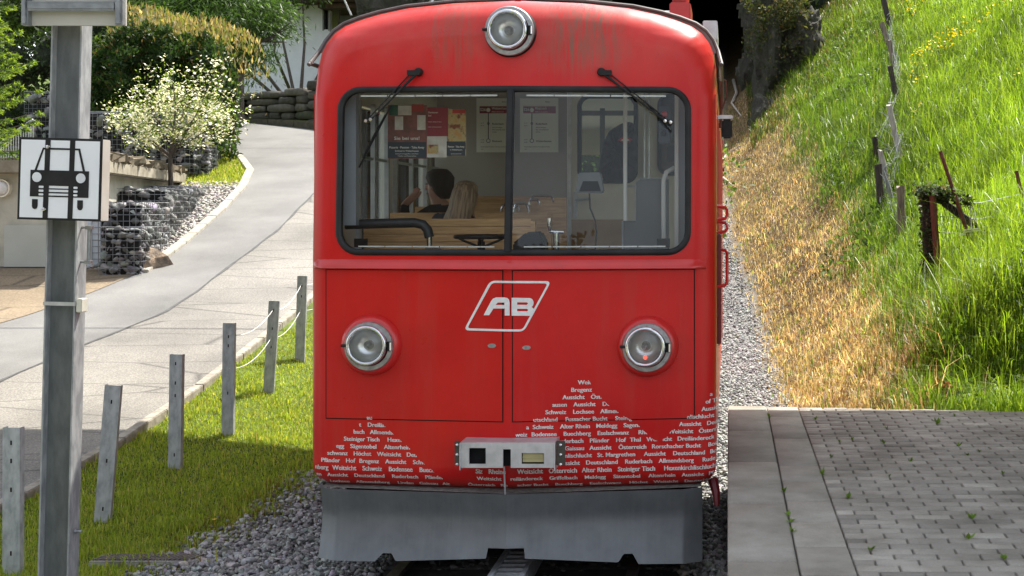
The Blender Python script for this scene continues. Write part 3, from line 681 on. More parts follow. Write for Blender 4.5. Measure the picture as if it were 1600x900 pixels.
# lamps
def lamp(px, py, housing, red_led=False):
    x, z = on(px, py); y = yf(x, z); ym = min(yf(x-.14, z), yf(x+.14, z), y)-.012
    c = (x, ym-.035 if housing else ym-.02, z)
    if housing:
        mb = MB(); mb.lathe([(.19, .09), (.183, .03), (.176, .012), (.166, .0), (.152, -.012), (.140, -.012)], c, n=56); h = obj('headlamp', mb, M['redp'], car, smooth=50)
    else:
        mb = MB(); mb.lathe([(.160, .10), (.158, .02), (.150, -.006), (.138, -.008)], c, n=56); h = obj('headlamp', mb, M['matte'], car, smooth=50)
    k = 1. if housing else 1.02
    mb = MB(); mb.lathe([(.148*k, .0), (.149*k, -.02), (.145*k, -.028), (.120*k, -.030)], c, n=56)
    for a in (90, 150, 30, 270, 215, 325): mb.lathe([(.006, -.034), (.0055, -.036), (0, -.037)], (c[0]+.134*math.cos(R(a)), c[1], c[2]+.134*math.sin(R(a))), n=8)
    obj('rim', mb, M['dull'], h, smooth=40)
    cc = (c[0]-.008, c[1], c[2]+.006)
    mb = MB(); mb.lathe([(.122, -.028), (.123, -.05), (.117, -.062), (.106, -.064), (.099, -.056), (.097, -.045)], cc, n=56); obj('lens_ring', mb, M['chrome'], h, smooth=60)
    mb = MB(); mb.lathe([(.098, -.046)]+[(.098*math.cos(a), -.046+.075*math.sin(a)) for a in np.linspace(.15, 1.30, 12)]+[(.022, .024)], cc, n=56); obj('reflector', mb, M['refl'], h, smooth=80)
    mb = MB(); mb.lathe([(.030, .03), (.028, -.002), (.022, -.01), (.018, -.008), (.012, -.022), (.0, -.026)], cc, n=24); obj('bulb_holder', mb, M['dull'], h, smooth=50)
    mb = MB(); mb.lathe([(.099*math.sin(a), -.048-.012*math.cos(a)) for a in np.linspace(0, math.pi/2, 9)], cc, n=48); obj('lens', mb, M['lens'], h, smooth=80)
    mb = MB(); mb.box(c[0]-.162, c[0]-.118, c[1]-.046, c[1]-.02, c[2]-.002, c[2]+.014); mb.tube([(c[0]-.158, c[1]-.05, c[2]+.006), (c[0]-.128, c[1]-.05, c[2]+.006)], .006, 8); obj('clip', mb, M['black'], h)
    mb = MB(); mb.box(c[0]+.118, c[0]+.138, c[1]-.046, c[1]-.02, c[2]-.026, c[2]+.03); obj('hinge', mb, M['matte'], h); 
    mb = MB(); mb.tube([(c[0]+.138, c[1]-.045, c[2]-.022), (c[0]+.138, c[1]-.045, c[2]+.026)], .007, 8); obj('hinge_pin', mb, M['chrome'], h, smooth=True)
    if red_led:
        mb = MB(); mb.lathe([(.0, -.066), (.009, -.065), (.012, -.06), (.013, -.05)], (cc[0]-.0, cc[1], cc[2]-.062), n=20); obj('tail_light', mb, M['led'], h, smooth=True)
M['refl'] = mat('lamp_reflector', (.80,.81,.80), (.7,.71,.70), 6, .28, .85)
m, t, b, out = nodes('red_tail_light'); b.inputs['Base Color'].default_value = (.5, .02, .02, 1); b.inputs['Emission Color'].default_value = (1, .12, .08, 1); b.inputs['Emission Strength'].default_value = .55; M['led'] = m
lamp(582, 539, True); lamp(1012, 541, True, True); lamp(798, 50, False)

# wipers
def wiper(px, py, sgn, ex, ey, bx0, by0, bx1, by1):
    x0, z0 = on(px, py); y0 = yf(x0, z0, False); x1, z1 = on(ex, ey); y1 = yf(x1, z1, False); fw = Vector((0, -1, 0))
    mb = MB(); A = Vector((x0, y0-.03, z0)); B = Vector((x1, y1-.05, z1)); mb.lathe([(.026, .04), (.026, -.02), (.018, -.035), (0, -.036)], (x0, y0-.01, z0), n=16)
    mb.tube([A, A+(B-A)*.3, B], [.011, .007, .005], 8)
    o2 = Vector((.055*sgn*-1, .02, -.012)); mb.tube([A+o2, B+o2*.6], .0045, 6); mb.rbox(A+o2*.5+Vector((0, -.01, 0)), .075, .03, .03)
    mb.tube([B, B+o2*.6], .008, 6); w = obj('wiper', mb, M['black'], car, smooth=True)
    mb = MB(); bx, bz = on(bx0, by0); cx, cz = on(bx1, by1); P = Vector((bx, yf(bx, bz, False)-.016, bz)); Q = Vector((cx, yf(cx, cz, False)-.016, cz)); mb.tube([P, Q], .0055, 6); mb.tube([P+(Q-P)*.15+fw*.015, P+(Q-P)*.5+fw*.03, P+(Q-P)*.85+fw*.015], .006, 6); obj('wiper_blade', mb, M['matte'], w)
    mb = MB()
    for q in (B, B+o2*.6): mb.lathe([(.012, -.006), (.01, -.012), (0, -.013)], q, n=12)
    obj('pivot_cap', mb, M['bright'], w, smooth=True)
wiper(655, 113, 1, 583, 188, 612, 165, 562, 262)
wiper(940, 113, -1, 1040, 190, 1008, 158, 1049, 206)

# lettering: place names cut to the outline of three mountains
def textmesh(body, size=1., offset=0.):
    cu = bpy.data.curves.new('t', 'FONT'); cu.body = body; cu.size = size; cu.offset = offset; cu.resolution_u = 3; cu.fill_mode = 'FRONT'
    o = bpy.data.objects.new('t', cu); COL.objects.link(o); dg = bpy.context.evaluated_depsgraph_get(); dg.update(); me = bpy.data.meshes.new_from_object(o.evaluated_get(dg))
    bm = bmesh.new(); bm.from_mesh(me); bpy.data.objects.remove(o); bpy.data.curves.remove(cu); bpy.data.meshes.remove(me); return bm
SIL = [(486, 735), (492, 722), (508, 705), (520, 692), (535, 680), (548, 668), (562, 655), (576, 644), (580, 644), (590, 655), (604, 668), (620, 683), (640, 700), (660, 722), (680, 738), (700, 752), (712, 757), (722, 752), (730, 742), (797, 687), (807, 678), (822, 663), (845, 643), (868, 628), (890, 611), (900, 593), (920, 593), (928, 609), (950, 632), (975, 650), (992, 659), (1005, 672), (1020, 686), (1030, 690), (1036, 686), (1046, 676), (1064, 659), (1085, 641), (1097, 628), (1104, 618), (1109, 611), (1135, 611)]
SILW = [on(*p) for p in SIL]
def bis(bm, co, no): bmesh.ops.bisect_plane(bm, geom=bm.verts[:]+bm.edges[:]+bm.faces[:], plane_co=co, plane_no=no, clear_outer=True)
ROWS = {
 5: [('au', 573), ('ausen', 0)], }
ZR = lambda k: 1.202-.0444*k
rows_l = {5: [('au', 573)], 6: [('t', 561), ('Dreiländereck', 574)], 7: [('bach', 552), ('Allmendsberg', 578)], 8: [('Steiniger Tisch', 537), ('Hexen', 605)], 9: [('egg', 525), ('Sägentobel', 547), ('Altenrhein', 600)], 10: [('schwanz', 511), ('Höchst', 552), ('Weitsicht', 589), ('Deutsch', 635)],
 11: [('Pfänder', 502), ('Hof', 540), ('Bregenz', 561), ('Aussicht', 602), ('Schweiz', 645)], 12: [('nberg', 492), ('Weitsicht', 519), ('Schweiz', 566), ('Bodensee', 607), ('Buech', 655)], 13: [('en', 494), ('Aussicht', 511), ('Deutschland', 553), ('Ruderbach', 612), ('Pfänder', 664)],
 14: [('ch', 500), ('Lochsee', 515), ('Allmendsberg', 556), ('Lindau', 621), ('Gaissau', 655), ('Alt', 691)], 15: [('sicht', 520), ('Steiniger Tisch', 553), ('Hexenkirchlischlucht', 622)]}
rows_r = {0: [('Weitsicht', 903)], 1: [('Bregenz', 892)], 2: [('Aussicht', 879), ('Österreich', 923), ('a', 1108)], 3: [('ausen', 863), ('Aussicht', 896), ('Deutsch', 941), ('of', 1101), ('Thal', 1112)], 4: [('Schweiz', 852), ('Lochsee', 895), ('Allmends', 938), ('Aussicht', 1095)],
 5: [('utschland', 833), ('Fussacher Bucht', 883), ('Steiniger', 961), ('nlischlucht', 1073)], 6: [('a', 822), ('Schweiz', 832), ('Alter Rhein', 875), ('Meldegg', 931), ('Sagentobel', 974), ('Aussicht', 1061), ('Deutsch', 1103)], 7: [('weiz', 805), ('Bodensee', 830), ('Buechberg', 880), ('Eselschwanz', 933), ('Rheineck', 997), ('Weitsicht', 1044), ('Österr', 1091)],
 8: [('Deutschland', 806), ('Ruderbach', 868), ('Pfänder', 921), ('Hof', 962), ('Thal', 984), ('Weit', 1010), ('icht', 1035), ('Dreiländereck', 1058)], 9: [('Gaissau', 882), ('Aussicht', 921), ('Österreich', 966), ('Rorschacher Bucht', 1018), ('Bod', 1105)], 10: [('nlischlucht', 882), ('St. Margrethen', 933), ('Aussicht', 1006), ('Deutschland', 1051), ('Bo', 1108)],
 11: [('ssicht', 883), ('Deutschland', 915), ('Ruderbach', 976), ('Allmendsberg', 1029), ('Rude', 1096)], 12: [('Siz', 743), ('Rheine', 763), ('Weitsicht', 808), ('Österreich', 857), ('Alter Rhein', 909), ('Steiniger Tisch', 965), ('Hexenkirchlischlucht', 1037)], 13: [('Weitsicht', 745), ('reiländereck', 797), ('Griffelbach', 858), ('Meldegg', 913), ('Sätentobel', 958), ('Altenrhein', 1013), ('Aussicht', 1065), ('Pf', 1106)],
 14: [('Österreich', 731), ('Ro', 782), ('acher Bucht', 808), ('Buechberg', 867), ('Eselschwanz', 921), ('Höchst', 983), ('Weitsicht', 1021), ('Deutschland', 1069)], 15: [('Bodensee', 890), ('Pfänder', 940), ('Hof', 982), ('Bregenz', 1003), ('Ruderbach', 1045)]}
LET = MB()
def put_word(w, px, k, mb=LET):
    zc = ZR(k); hsc = 1. if k < 13 else (.9, .75, .5)[k-13]
    if k == 15: zc += .006
    x0 = None; d = yf(XC-.5 if px < 800 else XC+.5, zc); x0 = (px-1137)/2060*d; d = yf(min(max(x0, XC-1.26), XC+1.26), zc); x0 = (px-1137)/2060*d
    bm = textmesh(w, 1., .006); sc = .0362
    src = bm.copy()
    for dxx in (-.022, .022, .044):
        g = bmesh.ops.duplicate(bm, geom=[f for f in bm.faces if f.index < 0] or bm.faces[:]) if False else None
    g0 = [(v.co.x, v.co.y) for v in src.verts]; src.verts.index_update(); fs0 = [tuple(v.index for v in f.verts) for f in src.faces]; src.free(); bm.free(); bm = bmesh.new()
    for li, dxx in enumerate((0, .03, .06)):
        vs0 = [bm.verts.new((a+dxx, b, li)) for a, b in g0]
        for f in fs0:
            try: bm.faces.new([vs0[i] for i in f])
            except ValueError: pass
    for v in bm.verts: v.co = Vector((x0+v.co.x*sc*1.06, v.co.z*.0003, zc+(v.co.y-.36)*sc*hsc))
    xa = min(v.co.x for v in bm.verts); xb = max(v.co.x for v in bm.verts)
    for (a, b) in zip(SILW[:-1], SILW[1:]):
        if b[0] <= xa or a[0] >= xb: continue
        if min(a[1], b[1]) > zc+.05 and a[0] < xa and b[0] > xb and False: pass
        c = bm.copy(); bis(c, (a[0], 0, 0), (-1, 0, 0)); 
        if c.faces: bis(c, (b[0], 0, 0), (1, 0, 0))
        if c.faces: bis(c, (a[0], 0, a[1]), (-(b[1]-a[1]), 0, b[0]-a[0]))
        for lim in (XC+1.14, XC+1.18, XC+1.21, XC+1.24, XC-1.14, XC-1.18, XC-1.21, XC-1.24):
            if c.faces and a[0] < lim < b[0]: bmesh.ops.bisect_plane(c, geom=c.verts[:]+c.edges[:]+c.faces[:], plane_co=(lim, 0, 0), plane_no=(1, 0, 0))
        if c.faces: bis(c, (XC+1.268, 0, 0), (1, 0, 0))
        if c.faces: bis(c, (XC-1.268, 0, 0), (-1, 0, 0))
        if c.faces and k >= 13: bis(c, (0, 0, ZB+.004), (0, 0, -1))
        if c.faces:
            c.verts.index_update(); vs = []
            for v in c.verts:
                x, z = v.co.x, v.co.z; o = onoff(x, z); nx = (x-XC)/HW; eb = arc(HW-abs(x-XC), .135)
                vs.append((x+math.copysign(min(eb*.6, .004), x-XC), yf(x, z)-o-v.co.y, z-(.003 if z < .66 else 0)))
            mb.add(vs, [tuple(v.index for v in f.verts) for f in c.faces])
        c.free()
    bm.free()
for rr_ in (rows_l, rows_r):
    for k, ws_ in rr_.items():
        for w, px in ws_:
            if px: put_word(w, px, k)
obj('lettering', LET, mat('faded_white_lettering', (.78,.74,.72), (.62,.57,.55), 25, .5), car, fix=False)
# AB emblem
LOGO = MB()
def decal(poly, off=.0095):
    """filled polygon of photo points laid on the front, split at the nose and door joints"""
    bm = bmesh.new(); vs = [bm.verts.new((*on(*p), 0)) for p in poly]; vs2 = [v for v in vs]; bm.faces.new(vs2); bmesh.ops.triangulate(bm, faces=bm.faces[:])
    for lim in (XC-.035, XC, XC+.035): bmesh.ops.bisect_plane(bm, geom=bm.verts[:]+bm.edges[:]+bm.faces[:], plane_co=(lim, 0, 0), plane_no=(1, 0, 0))
    bm.verts.index_update(); LOGO.add([(v.co.x, yf(v.co.x, v.co.y)-off, v.co.y) for v in bm.verts], [tuple(v.index for v in f.verts) for f in bm.faces]); bm.free()
q = lambda x, y: (710+x/6.43, 420+y/6.43)
def rpoly(pts, r, n=5):
    out = []; m = len(pts)
    for i in range(m):
        p = Vector(pts[i]); a = (Vector(pts[i-1])-p); b = (Vector(pts[(i+1) % m])-p); ra = min(r, a.length*.45, b.length*.45); A = p+a.normalized()*ra; B = p+b.normalized()*ra
        for k in range(n+1): t = k/n; out.append(tuple(A*(1-t)**2+p*2*t*(1-t)+B*t*t))
    return out
O = rpoly([(362, 118), (975, 123), (700, 630), (97, 617)], 55); I_ = rpoly([(380, 140), (940, 146), (688, 608), (132, 596)], 34)
for i in range(len(O)):
    j = (i+1) % len(O); decal([q(*O[i]), q(*O[j]), q(*I_[j]), q(*I_[i])])
def strokes(polys):
    for p in polys: decal([q(*a) for a in p])
strokes([[(296, 465), (352, 465), (420, 358), (438, 338), (505, 338), (505, 286), (420, 286), (388, 300), (372, 322)], [(505, 286), (535, 292), (552, 310), (557, 340), (557, 468), (508, 468), (508, 395), (505, 395)], [(398, 362), (505, 362), (505, 398), (384, 398)],
         [(577, 290), (633, 290), (633, 470), (577, 470)], [(633, 290), (760, 293), (783, 302), (796, 325), (798, 345), (740, 352), (740, 342), (728, 336), (633, 336)], [(740, 352), (798, 345), (792, 370), (778, 382), (802, 402), (800, 420), (740, 420), (742, 408), (730, 401), (633, 401), (633, 360), (728, 361)], [(740, 420), (800, 420), (768, 471), (633, 470), (633, 425), (732, 425)]])
obj('emblem', LOGO, M['white'], car, fix=False)

# coupler box
def P_(px, py, d): v = W3(px, py, d); return v.x, v.z
d0 = 7.80; xL, zT = P_(720, 693, d0); xR, zBm = P_(866, 731, d0); mb = MB()
def holed(x0, x1, z0, z1, holes, y0, y1):
    xs_ = sorted({x0, x1, *[h[0] for h in holes], *[h[1] for h in holes]}); zs_ = sorted({z0, z1, *[h[2] for h in holes], *[h[3] for h in holes]}); m = MB()
    for a, b in zip(xs_[:-1], xs_[1:]):
        for c, d in zip(zs_[:-1], zs_[1:]):
            mx, mz = (a+b)/2, (c+d)/2
            if not any(h[0] < mx < h[1] and h[2] < mz < h[3] for h in holes): m.box(a, b, y0, y1, c, d)
    return m
hs = []
for (a, b, c, e) in ((733, 759, 700, 725), (786, 798, 702, 735), (815, 850, 708, 725)):
    x0, z1 = P_(a, b*0+c, d0); x1, z0 = P_(b, e, d0); hs.append((x0, x1, z0, z1))
hs[1] = (hs[1][0], hs[1][1], zBm, hs[1][3])
mb = holed(xL, xR, zBm, zT, hs, d0, d0+.01); cb = obj('coupler_box', mb, M['alu'], car)
mb = MB(); mb.box(xL-.006, xL, d0-.012, d0+.22, zBm-.012, zT+.004); mb.box(xR, xR+.006, d0-.012, d0+.22, zBm-.014, zT+.008); mb.box(xL, xR, d0+.0, d0+.22, zT, zT+.006); obj('box_frame', mb, M['alu'], cb)
mb = MB(); mb.box(xL+.01, xR-.01, d0+.05, d0+.06, zBm+.002, zT-.002); obj('box_inside', mb, M['matte'], cb)
mb = MB(); mb.box(hs[2][0]+.004, hs[2][1]-.004, d0+.018, d0+.028, hs[2][2]+.008, hs[2][3]-.004); mb.box(hs[2][0]+.004, hs[2][1]-.004, d0+.010, d0+.018, (hs[2][2]+hs[2][3])/2+.002, (hs[2][2]+hs[2][3])/2+.008); obj('reflector_strip', mb, mat('yellow_plastic', (.48,.42,.20), (.40,.36,.18), 8, .35), cb)
for (a, b, w) in ((xL-.042, xL-.008, 0), (xR+.008, xR+.062, 1)):
    mb = MB(); mb.box(a, b, d0+.02, d0+.032, zBm+.01, zT+.012); br = obj('bracket', mb, mat('dark_bracket', (.075,.065,.05), (.05,.045,.035), 8, .6), cb, bevel=.004)
    for k in range(3): obj('bolt', MB().lathe([(.010, .005), (.009, -.004), (.004, -.008), (0, -.008)], ((a+b)/2, d0+.018, zT-.012-k*(zT-zBm)*.4), n=12), M['bright'], br, smooth=True)
mb = MB(); mb.tube([(XC+.0, d0+.03, zBm), (XC+.0, d0+.07, .55)], .005, 6); obj('link_pin', mb, M['alu'], car)

# snow plough
def plough(pts_top, pts_bot, s):
    """curved steel blade between top and bottom outlines given in metres"""
    mb = MB(); n = 120; m = 14
    for i in range(n+1):
        u = i/n*1.172; y0 = 8.06-.155*(1-u/1.172)
        zt = .545-.03*(1-u/1.235)*0+.0; zb = float(np.interp(u, [p[0] for p in pts_bot], [p[1] for p in pts_bot]))
        for j in range(m+1):
            z = zt+(zb-zt)*j/m; t = (.545-z)/.43; e = .07*(1-t)**2+.20*max(t-.35, 0)**1.2
            mb.v.append((XC+s*u, y0+.05-e+.5*max(0, u-1.06), z))
    for i in range(n):
        for j in range(m): a = i*(m+1)+j; mb.f.append((a, a+1, a+m+2, a+m+1)); mb.mi.append(0)
    b = len(mb.v); mb.v += [(x, y+.012, z) for x, y, z in mb.v]; N = (n+1)*(m+1)
    for f in list(mb.f): mb.f.append(tuple(N+q for q in f[::-1])); mb.mi.append(0)
    for i in range(n): a = i*(m+1)+m; mb.f.append((a, a+m+1, a+m+1+N, a+N)); mb.mi.append(0); a = i*(m+1); mb.f.append((a, a+m+1, a+m+1+N, a+N)); mb.mi.append(0)
    for a0 in (0, n*(m+1)):
        for j in range(m): a = a0+j; mb.f.append((a, a+1, a+1+N, a+N)); mb.mi.append(0)
    return mb
# notches over the rails
bl = [(0, .222), (.108, .222), (.112, .165), (.66, .135), (.672, .135), (.70, .175), (.755, .175), (.80, .128), (1.172, .125)]
brt = [(0, .222), (.108, .222), (.112, .165), (.66, .128), (.672, .130), (.70, .172), (.755, .172), (.79, .115), (1.172, .105)]
for s, bb in ((-1, bl), (1, brt)): obj('plough_blade', plough(None, bb, s), M['plough'], car, smooth=30)
mb = MB(); mb.add([(XC, 7.89, .5475), (XC-1.168, 8.098, .5475), (XC-1.16, 8.6, .5475), (XC+1.16, 8.6, .5475), (XC+1.168, 8.098, .5475)], [(0,1,2,3,4)]); obj('plough_shelf', mb, mat('dusty_shelf', (.20,.185,.16), (.09,.085,.075), 30, .9, 0, .5, 60), car)
mb = MB(); mb.box(XC-1.1, XC+1.1, 8.4, 17.5, .12, .53); mb.box(XC-1.2, XC+1.2, 8.25, 17.5, .56, .66); obj('underframe', mb, M['matte'], car)
mb = MB(); mb.tube([(XC+1.235, 8.3, .55), (XC+1.255, 8.25, .48), (XC+1.26, 8.22, .40)], [.035, .028, .015], 8); obj('step_iron', mb, M['dred'], car, smooth=True)
for s in (-1, 1):
    for yq in (9.6, 11.6, 15.5):
        mb = MB(); mb.lathe([(0, -.06), (.39, -.06), (.40, -.05), (.40, .05), (.43, .06), (.43, .075), (0, .075)], (XC+s*.735, yq, .40), axis='x', n=32); obj('wheel', mb, M['matte'], car, smooth=True)

# sides, roof, floor, rear
YE = 17.8
def outline(off=0.):
    P = [(HW+off, .66), (HW+off, 3.12)]+[(u+off*min(1, u*1.5), z+off*.8) for u, z in PROF[::-1][1:]]; return P
SW = [(9.0, 9.75, 0), (10.0, 11.0, 1), (11.15, 12.0, 1), (12.3, 13.3, 1), (13.5, 14.5, 1), (14.7, 15.7, 1), (15.9, 16.9, 1)]
for s in (-1, 1):
    mb = MB(); xo = XC+s*HW; xi = XC+s*(HW-.045); xi = XC+s*(HW-.012); xa, xb = min(xo, xi), max(xo, xi)
    mb.box(xa, xb, 8.237, YE, .67, 1.95); mb.box(xa, xb, 8.36, YE, 2.97, 3.085); yp = 8.237
    for a, b, k in SW: mb.box(xa, xb, yp, a, 1.95, 2.97); yp = b
    mb.box(xa, xb, yp, YE, 1.95, 2.97); sd = obj('side_wall', mb, M['redp'], car)
    ia, ib = sorted((XC+s*(HW-.0125), XC+s*(HW-.05))); mb = MB(); mb.box(ia, ib, 8.5, YE-.06, 1.0, 1.93); mb.box(ia, ib, 8.5, YE-.06, 2.97, 3.3); yp = 8.5
    for a, b, k in SW: mb.box(ia, ib, yp, a, 1.93, 2.97); yp = b
    mb.box(ia, ib, yp, YE-.06, 1.93, 2.97); obj('lining', mb, M['greywall'], sd)
    for a, b, k in SW:
        mb = MB(); mb.box(XC+s*(HW-.03)-.003, XC+s*(HW-.03)+.003, a, b, 1.95, 2.95); f = obj('side_window', mb, M['glass'], sd)
    mb = MB()
    for a, b, k in SW:
        for yy_ in (a, (a+b)/2, b): mb.box(XC+s*(HW-.065)-.016, XC+s*(HW-.065)+.016, yy_-.018, yy_+.018, 1.9, 3.0)
        mb.box(XC+s*(HW-.06)-.012, XC+s*(HW-.06)+.012, a, b, 1.93, 1.965); mb.box(XC+s*(HW-.06)-.012, XC+s*(HW-.06)+.012, a, b, 2.6, 2.62)
    obj('window_frames', mb, M['alu'], sd)
mb = MB(); op = outline(.022); pts = [(XC+u, z) for u, z in op[2:]]+[(XC-u, z) for u, z in op[2:-1][::-1]]
ip = outline(-.01); pin = [(XC+u, z) for u, z in ip[2:]]+[(XC-u, z) for u, z in ip[2:-1][::-1]]
n = len(pts)
yroof = lambda z: 8.225+.205*min(1, max(0, (z-2.95)/.4))
for (L, yq) in ((pts, 0), (pts, YE), (pin, YE), (pin, 0)):
    for (x, z) in L: mb.v.append((x, yq if yq else yroof(z), z))
for r_ in range(4):
    for k in range(n-1): a = r_*n+k; b = ((r_+1) % 4)*n+k; mb.f.append((a, a+1, b+1, b)); mb.mi.append(0)
obj('roof', mb, mat('grimy_roof_paint', (.18,.12,.10), (.10,.075,.065), 5, .6), car, smooth=60)
for s in (-1, 1):
    mb = MB(); P = [(XC+s*(u+.004), yroof(z)+.004, z+.004) for u, z in op[2:]]; mb.tube([(XC+s*(HW+.034), 8.24, 3.155)]+P, .013, 8); 
    mb.tube([(XC+s*(HW+.03), 8.25, 3.165), (XC+s*(HW+.03), YE, 3.165)], .014, 8); obj('gutter', mb, mat('gutter_grey', (.11,.085,.08), (.07,.06,.055), 12, .55), car, smooth=True)
M['ceil'] = mat('ceiling_panel', (.74,.73,.70), (.70,.69,.66), 2, .5)
mb = MB(); mb.box(XC-1.2, XC+1.2, 8.5, YE-.05, 3.34, 3.36); obj('ceiling', mb, M['ceil'], car)
mb = MB(); mb.box(XC-1.2, XC+1.2, 8.35, YE-.05, .98, 1.02); obj('floor', mb, mat('floor_lino', (.5,.48,.44), None, 5, .6), car)
mb = holed(XC-1.26, XC+1.26, .54, 3.2, [(XC-1.05, XC-.1, 2.0, 3.0), (XC+.1, XC+1.05, 2.0, 3.0)], YE-.05, YE); mb.prism([(XC+u*.99, z-.01) for u, z in PROF]+[(XC-u*.99, z-.01) for u, z in PROF[::-1]], YE-.04, YE-.01); rw = obj('rear_wall', mb, M['redp'], car); obj('lining', holed(XC-1.2, XC+1.2, 1.0, 3.34, [(XC-1.05, XC-.1, 2.0, 3.0), (XC+.1, XC+1.05, 2.0, 3.0)], YE-.06, YE-.052), M['cream'], rw)
for (a, b) in ((XC-1.05, XC-.1), (XC+.1, XC+1.05)): obj('rear_window', MB().box(a, b, YE-.03, YE-.024, 2.0, 3.0), M['glass'], rw)
# roof gear
def rbx(px0, px1, py0, py1, d, dep, m, name):
    a = W3(px0, py1, d); b = W3(px1, py0, d); return obj(name, MB().box(a.x, b.x, d, d+dep, a.z, b.z), M[m], car, bevel=.01)
rbx(1046, 1079, 3, 40, 9.2, .5, 'redp', 'roof_box'); rbx(1050, 1075, -22, 2, 9.25, .3, 'redp', 'roof_box')
a = W3(1098, 62, 9.6); b = W3(1121, 32, 9.6); obj('roof_locker', MB().box(a.x, b.x, 9.6, 10.6, a.z, b.z), M['alu'], car, bevel=.006)
mb = MB()
for k in range(3): mb.tube([(XC-.3+.25*k, 10, 3.6), (XC-.3+.25*k, 10, 3.72)], .05, 10)
mb.tube([(XC-.7, 10, 3.74), (XC+.9, 10, 3.74)], .02, 8); mb.tube([(XC-1.0, 9.6, 3.56), (XC-1.25, 12, 4.3)], .015, 6); mb.box(XC-.95, XC+.7, 9.9, 12.5, 3.64, 3.68)
obj('pantograph_base', mb, M['dull'], car, smooth=True)
mb = MB(); mb.tube([(XC-.85, 9.4, 3.52), (XC-.85, 9.4, 3.60), (XC-.6, 9.5, 3.63)], .012, 6); mb.box(XC-.88, XC-.78, 9.4, 9.6, 3.53, 3.60); obj('horn', mb, M['alu'], car)
# right-hand side fittings
def loop(z0, z1, y0, y1, x, out=.055, r=.011):
    mb = MB(); mb.tube([(x, y0, z0), (x+out*.8, y0, z0+.01), (x+out, y0+.01, z0+.03), (x+out, y1-.01, z1-.03), (x+out*.8, y1, z1-.01), (x, y1, z1)], r, 8); return mb
xs0 = XC+HW
def zz(py, d): return CAMZ-(py-330)/2060*d
M['hred'] = mat('bright_red_handle', (.70,.02,.015), None, 4, .3)
for (p0, p1, d) in ((344, 322, 9.0), (364, 346, 9.1), (448, 389, 8.9)): obj('grab_handle', loop(zz(p0, d), zz(p1, d), d, d+.05, xs0, .068), M['hred'], car, smooth=True)
obj('door_frame', MB().box(xs0, xs0+.028, 8.9, 9.9, zz(540, 8.9), zz(365, 8.9)), M['dred'], car, bevel=.01)
mb = MB(); mb.tube([(xs0+.0, 9.3, zz(120, 9.3)), (xs0+.06, 9.3, zz(126, 9.3)), (xs0+.065, 9.32, zz(150, 9.3)), (xs0+.03, 9.3, zz(172, 9.3))], .006, 6); mb.tube([(xs0+.02, 9.35, zz(85, 9.3)), (xs0+.03, 9.3, zz(150, 9.3)), (xs0+.02, 9.3, zz(200, 9.3))], .012, 6); obj('hose', mb, M['rust'], car, smooth=True)
ml = obj('side_lamp', MB().box(xs0+.03, xs0+.105, 9.3, 9.42, zz(216, 9.3), zz(186, 9.3)), M['black'], car, bevel=.012); obj('lamp_cap', MB().box(xs0+.0, xs0+.108, 9.28, 9.44, zz(186, 9.3), zz(180, 9.3)), M['alu'], ml, bevel=.005)
# ------------------------------------------------------------------ inside the railcar
def slats(x0, x1, y, z0, z1, n, th=.02):
    mb = MB(); h = (z1-z0)/n
    for k in range(n): mb.box(x0, x1, y, y+th, z0+k*h, z0+(k+1)*h-.004)
    mb.box(x0, x1, y+th, y+th+.01, z0, z1-.01); return mb
BEN = [(8.98, 341, -2.48, 796), (9.68, 331.5, -2.48, 800), (10.45, 322, -2.48, 800)]
def xat(px, d): return (px-1137)/2060*d
for (d, py, xl, pr) in BEN:
    zt = zz(py, d); x1 = -1.34+.02*(d-9); b = obj('bench', slats(xl, x1, d, 1.45, zt, 14), M['wood'], car); obj('seat', MB().box(xl, x1, d+.03, d+.42, 1.40, 1.44), M['wood'], b)
    obj('bench_end', MB().box(x1, x1+.03, d-.01, d+.05, 1.0, zt-.02), M['wood'], b)
EW = 11.45
obj('partition_wall', MB().box(XC-1.22, xat(886, EW), EW+.03, EW+.06, 1.0, 3.34), mat('partition_grey', (.46,.43,.38), (.42,.39,.35), 2, .5), car)
obj('wood_dado', slats(XC-1.22, xat(852, EW), EW, 1.0, zz(306, EW), 14), M['wood'], car)
obj('wood_screen', MB().box(xat(842, 9.9), xat(885, 9.9), 9.9, 9.93, 1.0, zz(309, 9.9)), M['wood'], car, bevel=.004)
obj('wood_screen', MB().box(xat(800, 10.6), xat(850, 10.6), 10.6, 10.63, 1.0, zz(315, 10.6)), M['wood'], car, bevel=.004)
mb = MB()
for (pa, pb, pt, pbm, d) in ((783, 811, 320, 331, 10.3), (803, 826, 318, 332, 10.0), (827, 843, 312, 320, 9.8), (828, 865, 306, 316, 9.88)):
    x0, x1, z1, z0 = xat(pa, d), xat(pb, d), zz(pt, d), zz(pbm, d); pts = [(x0, d, z0)]+[(x0+(x1-x0)*(1-math.cos(a))/2, d, z0+(z1-z0)*min(1, math.sin(a)*1.4)) for a in np.linspace(.3, math.pi-.3, 8)]+[(x1, d, z0)]
    mb.tube(pts, .010, 8)
obj('seat_handles', mb, M['bright'], car, smooth=True)
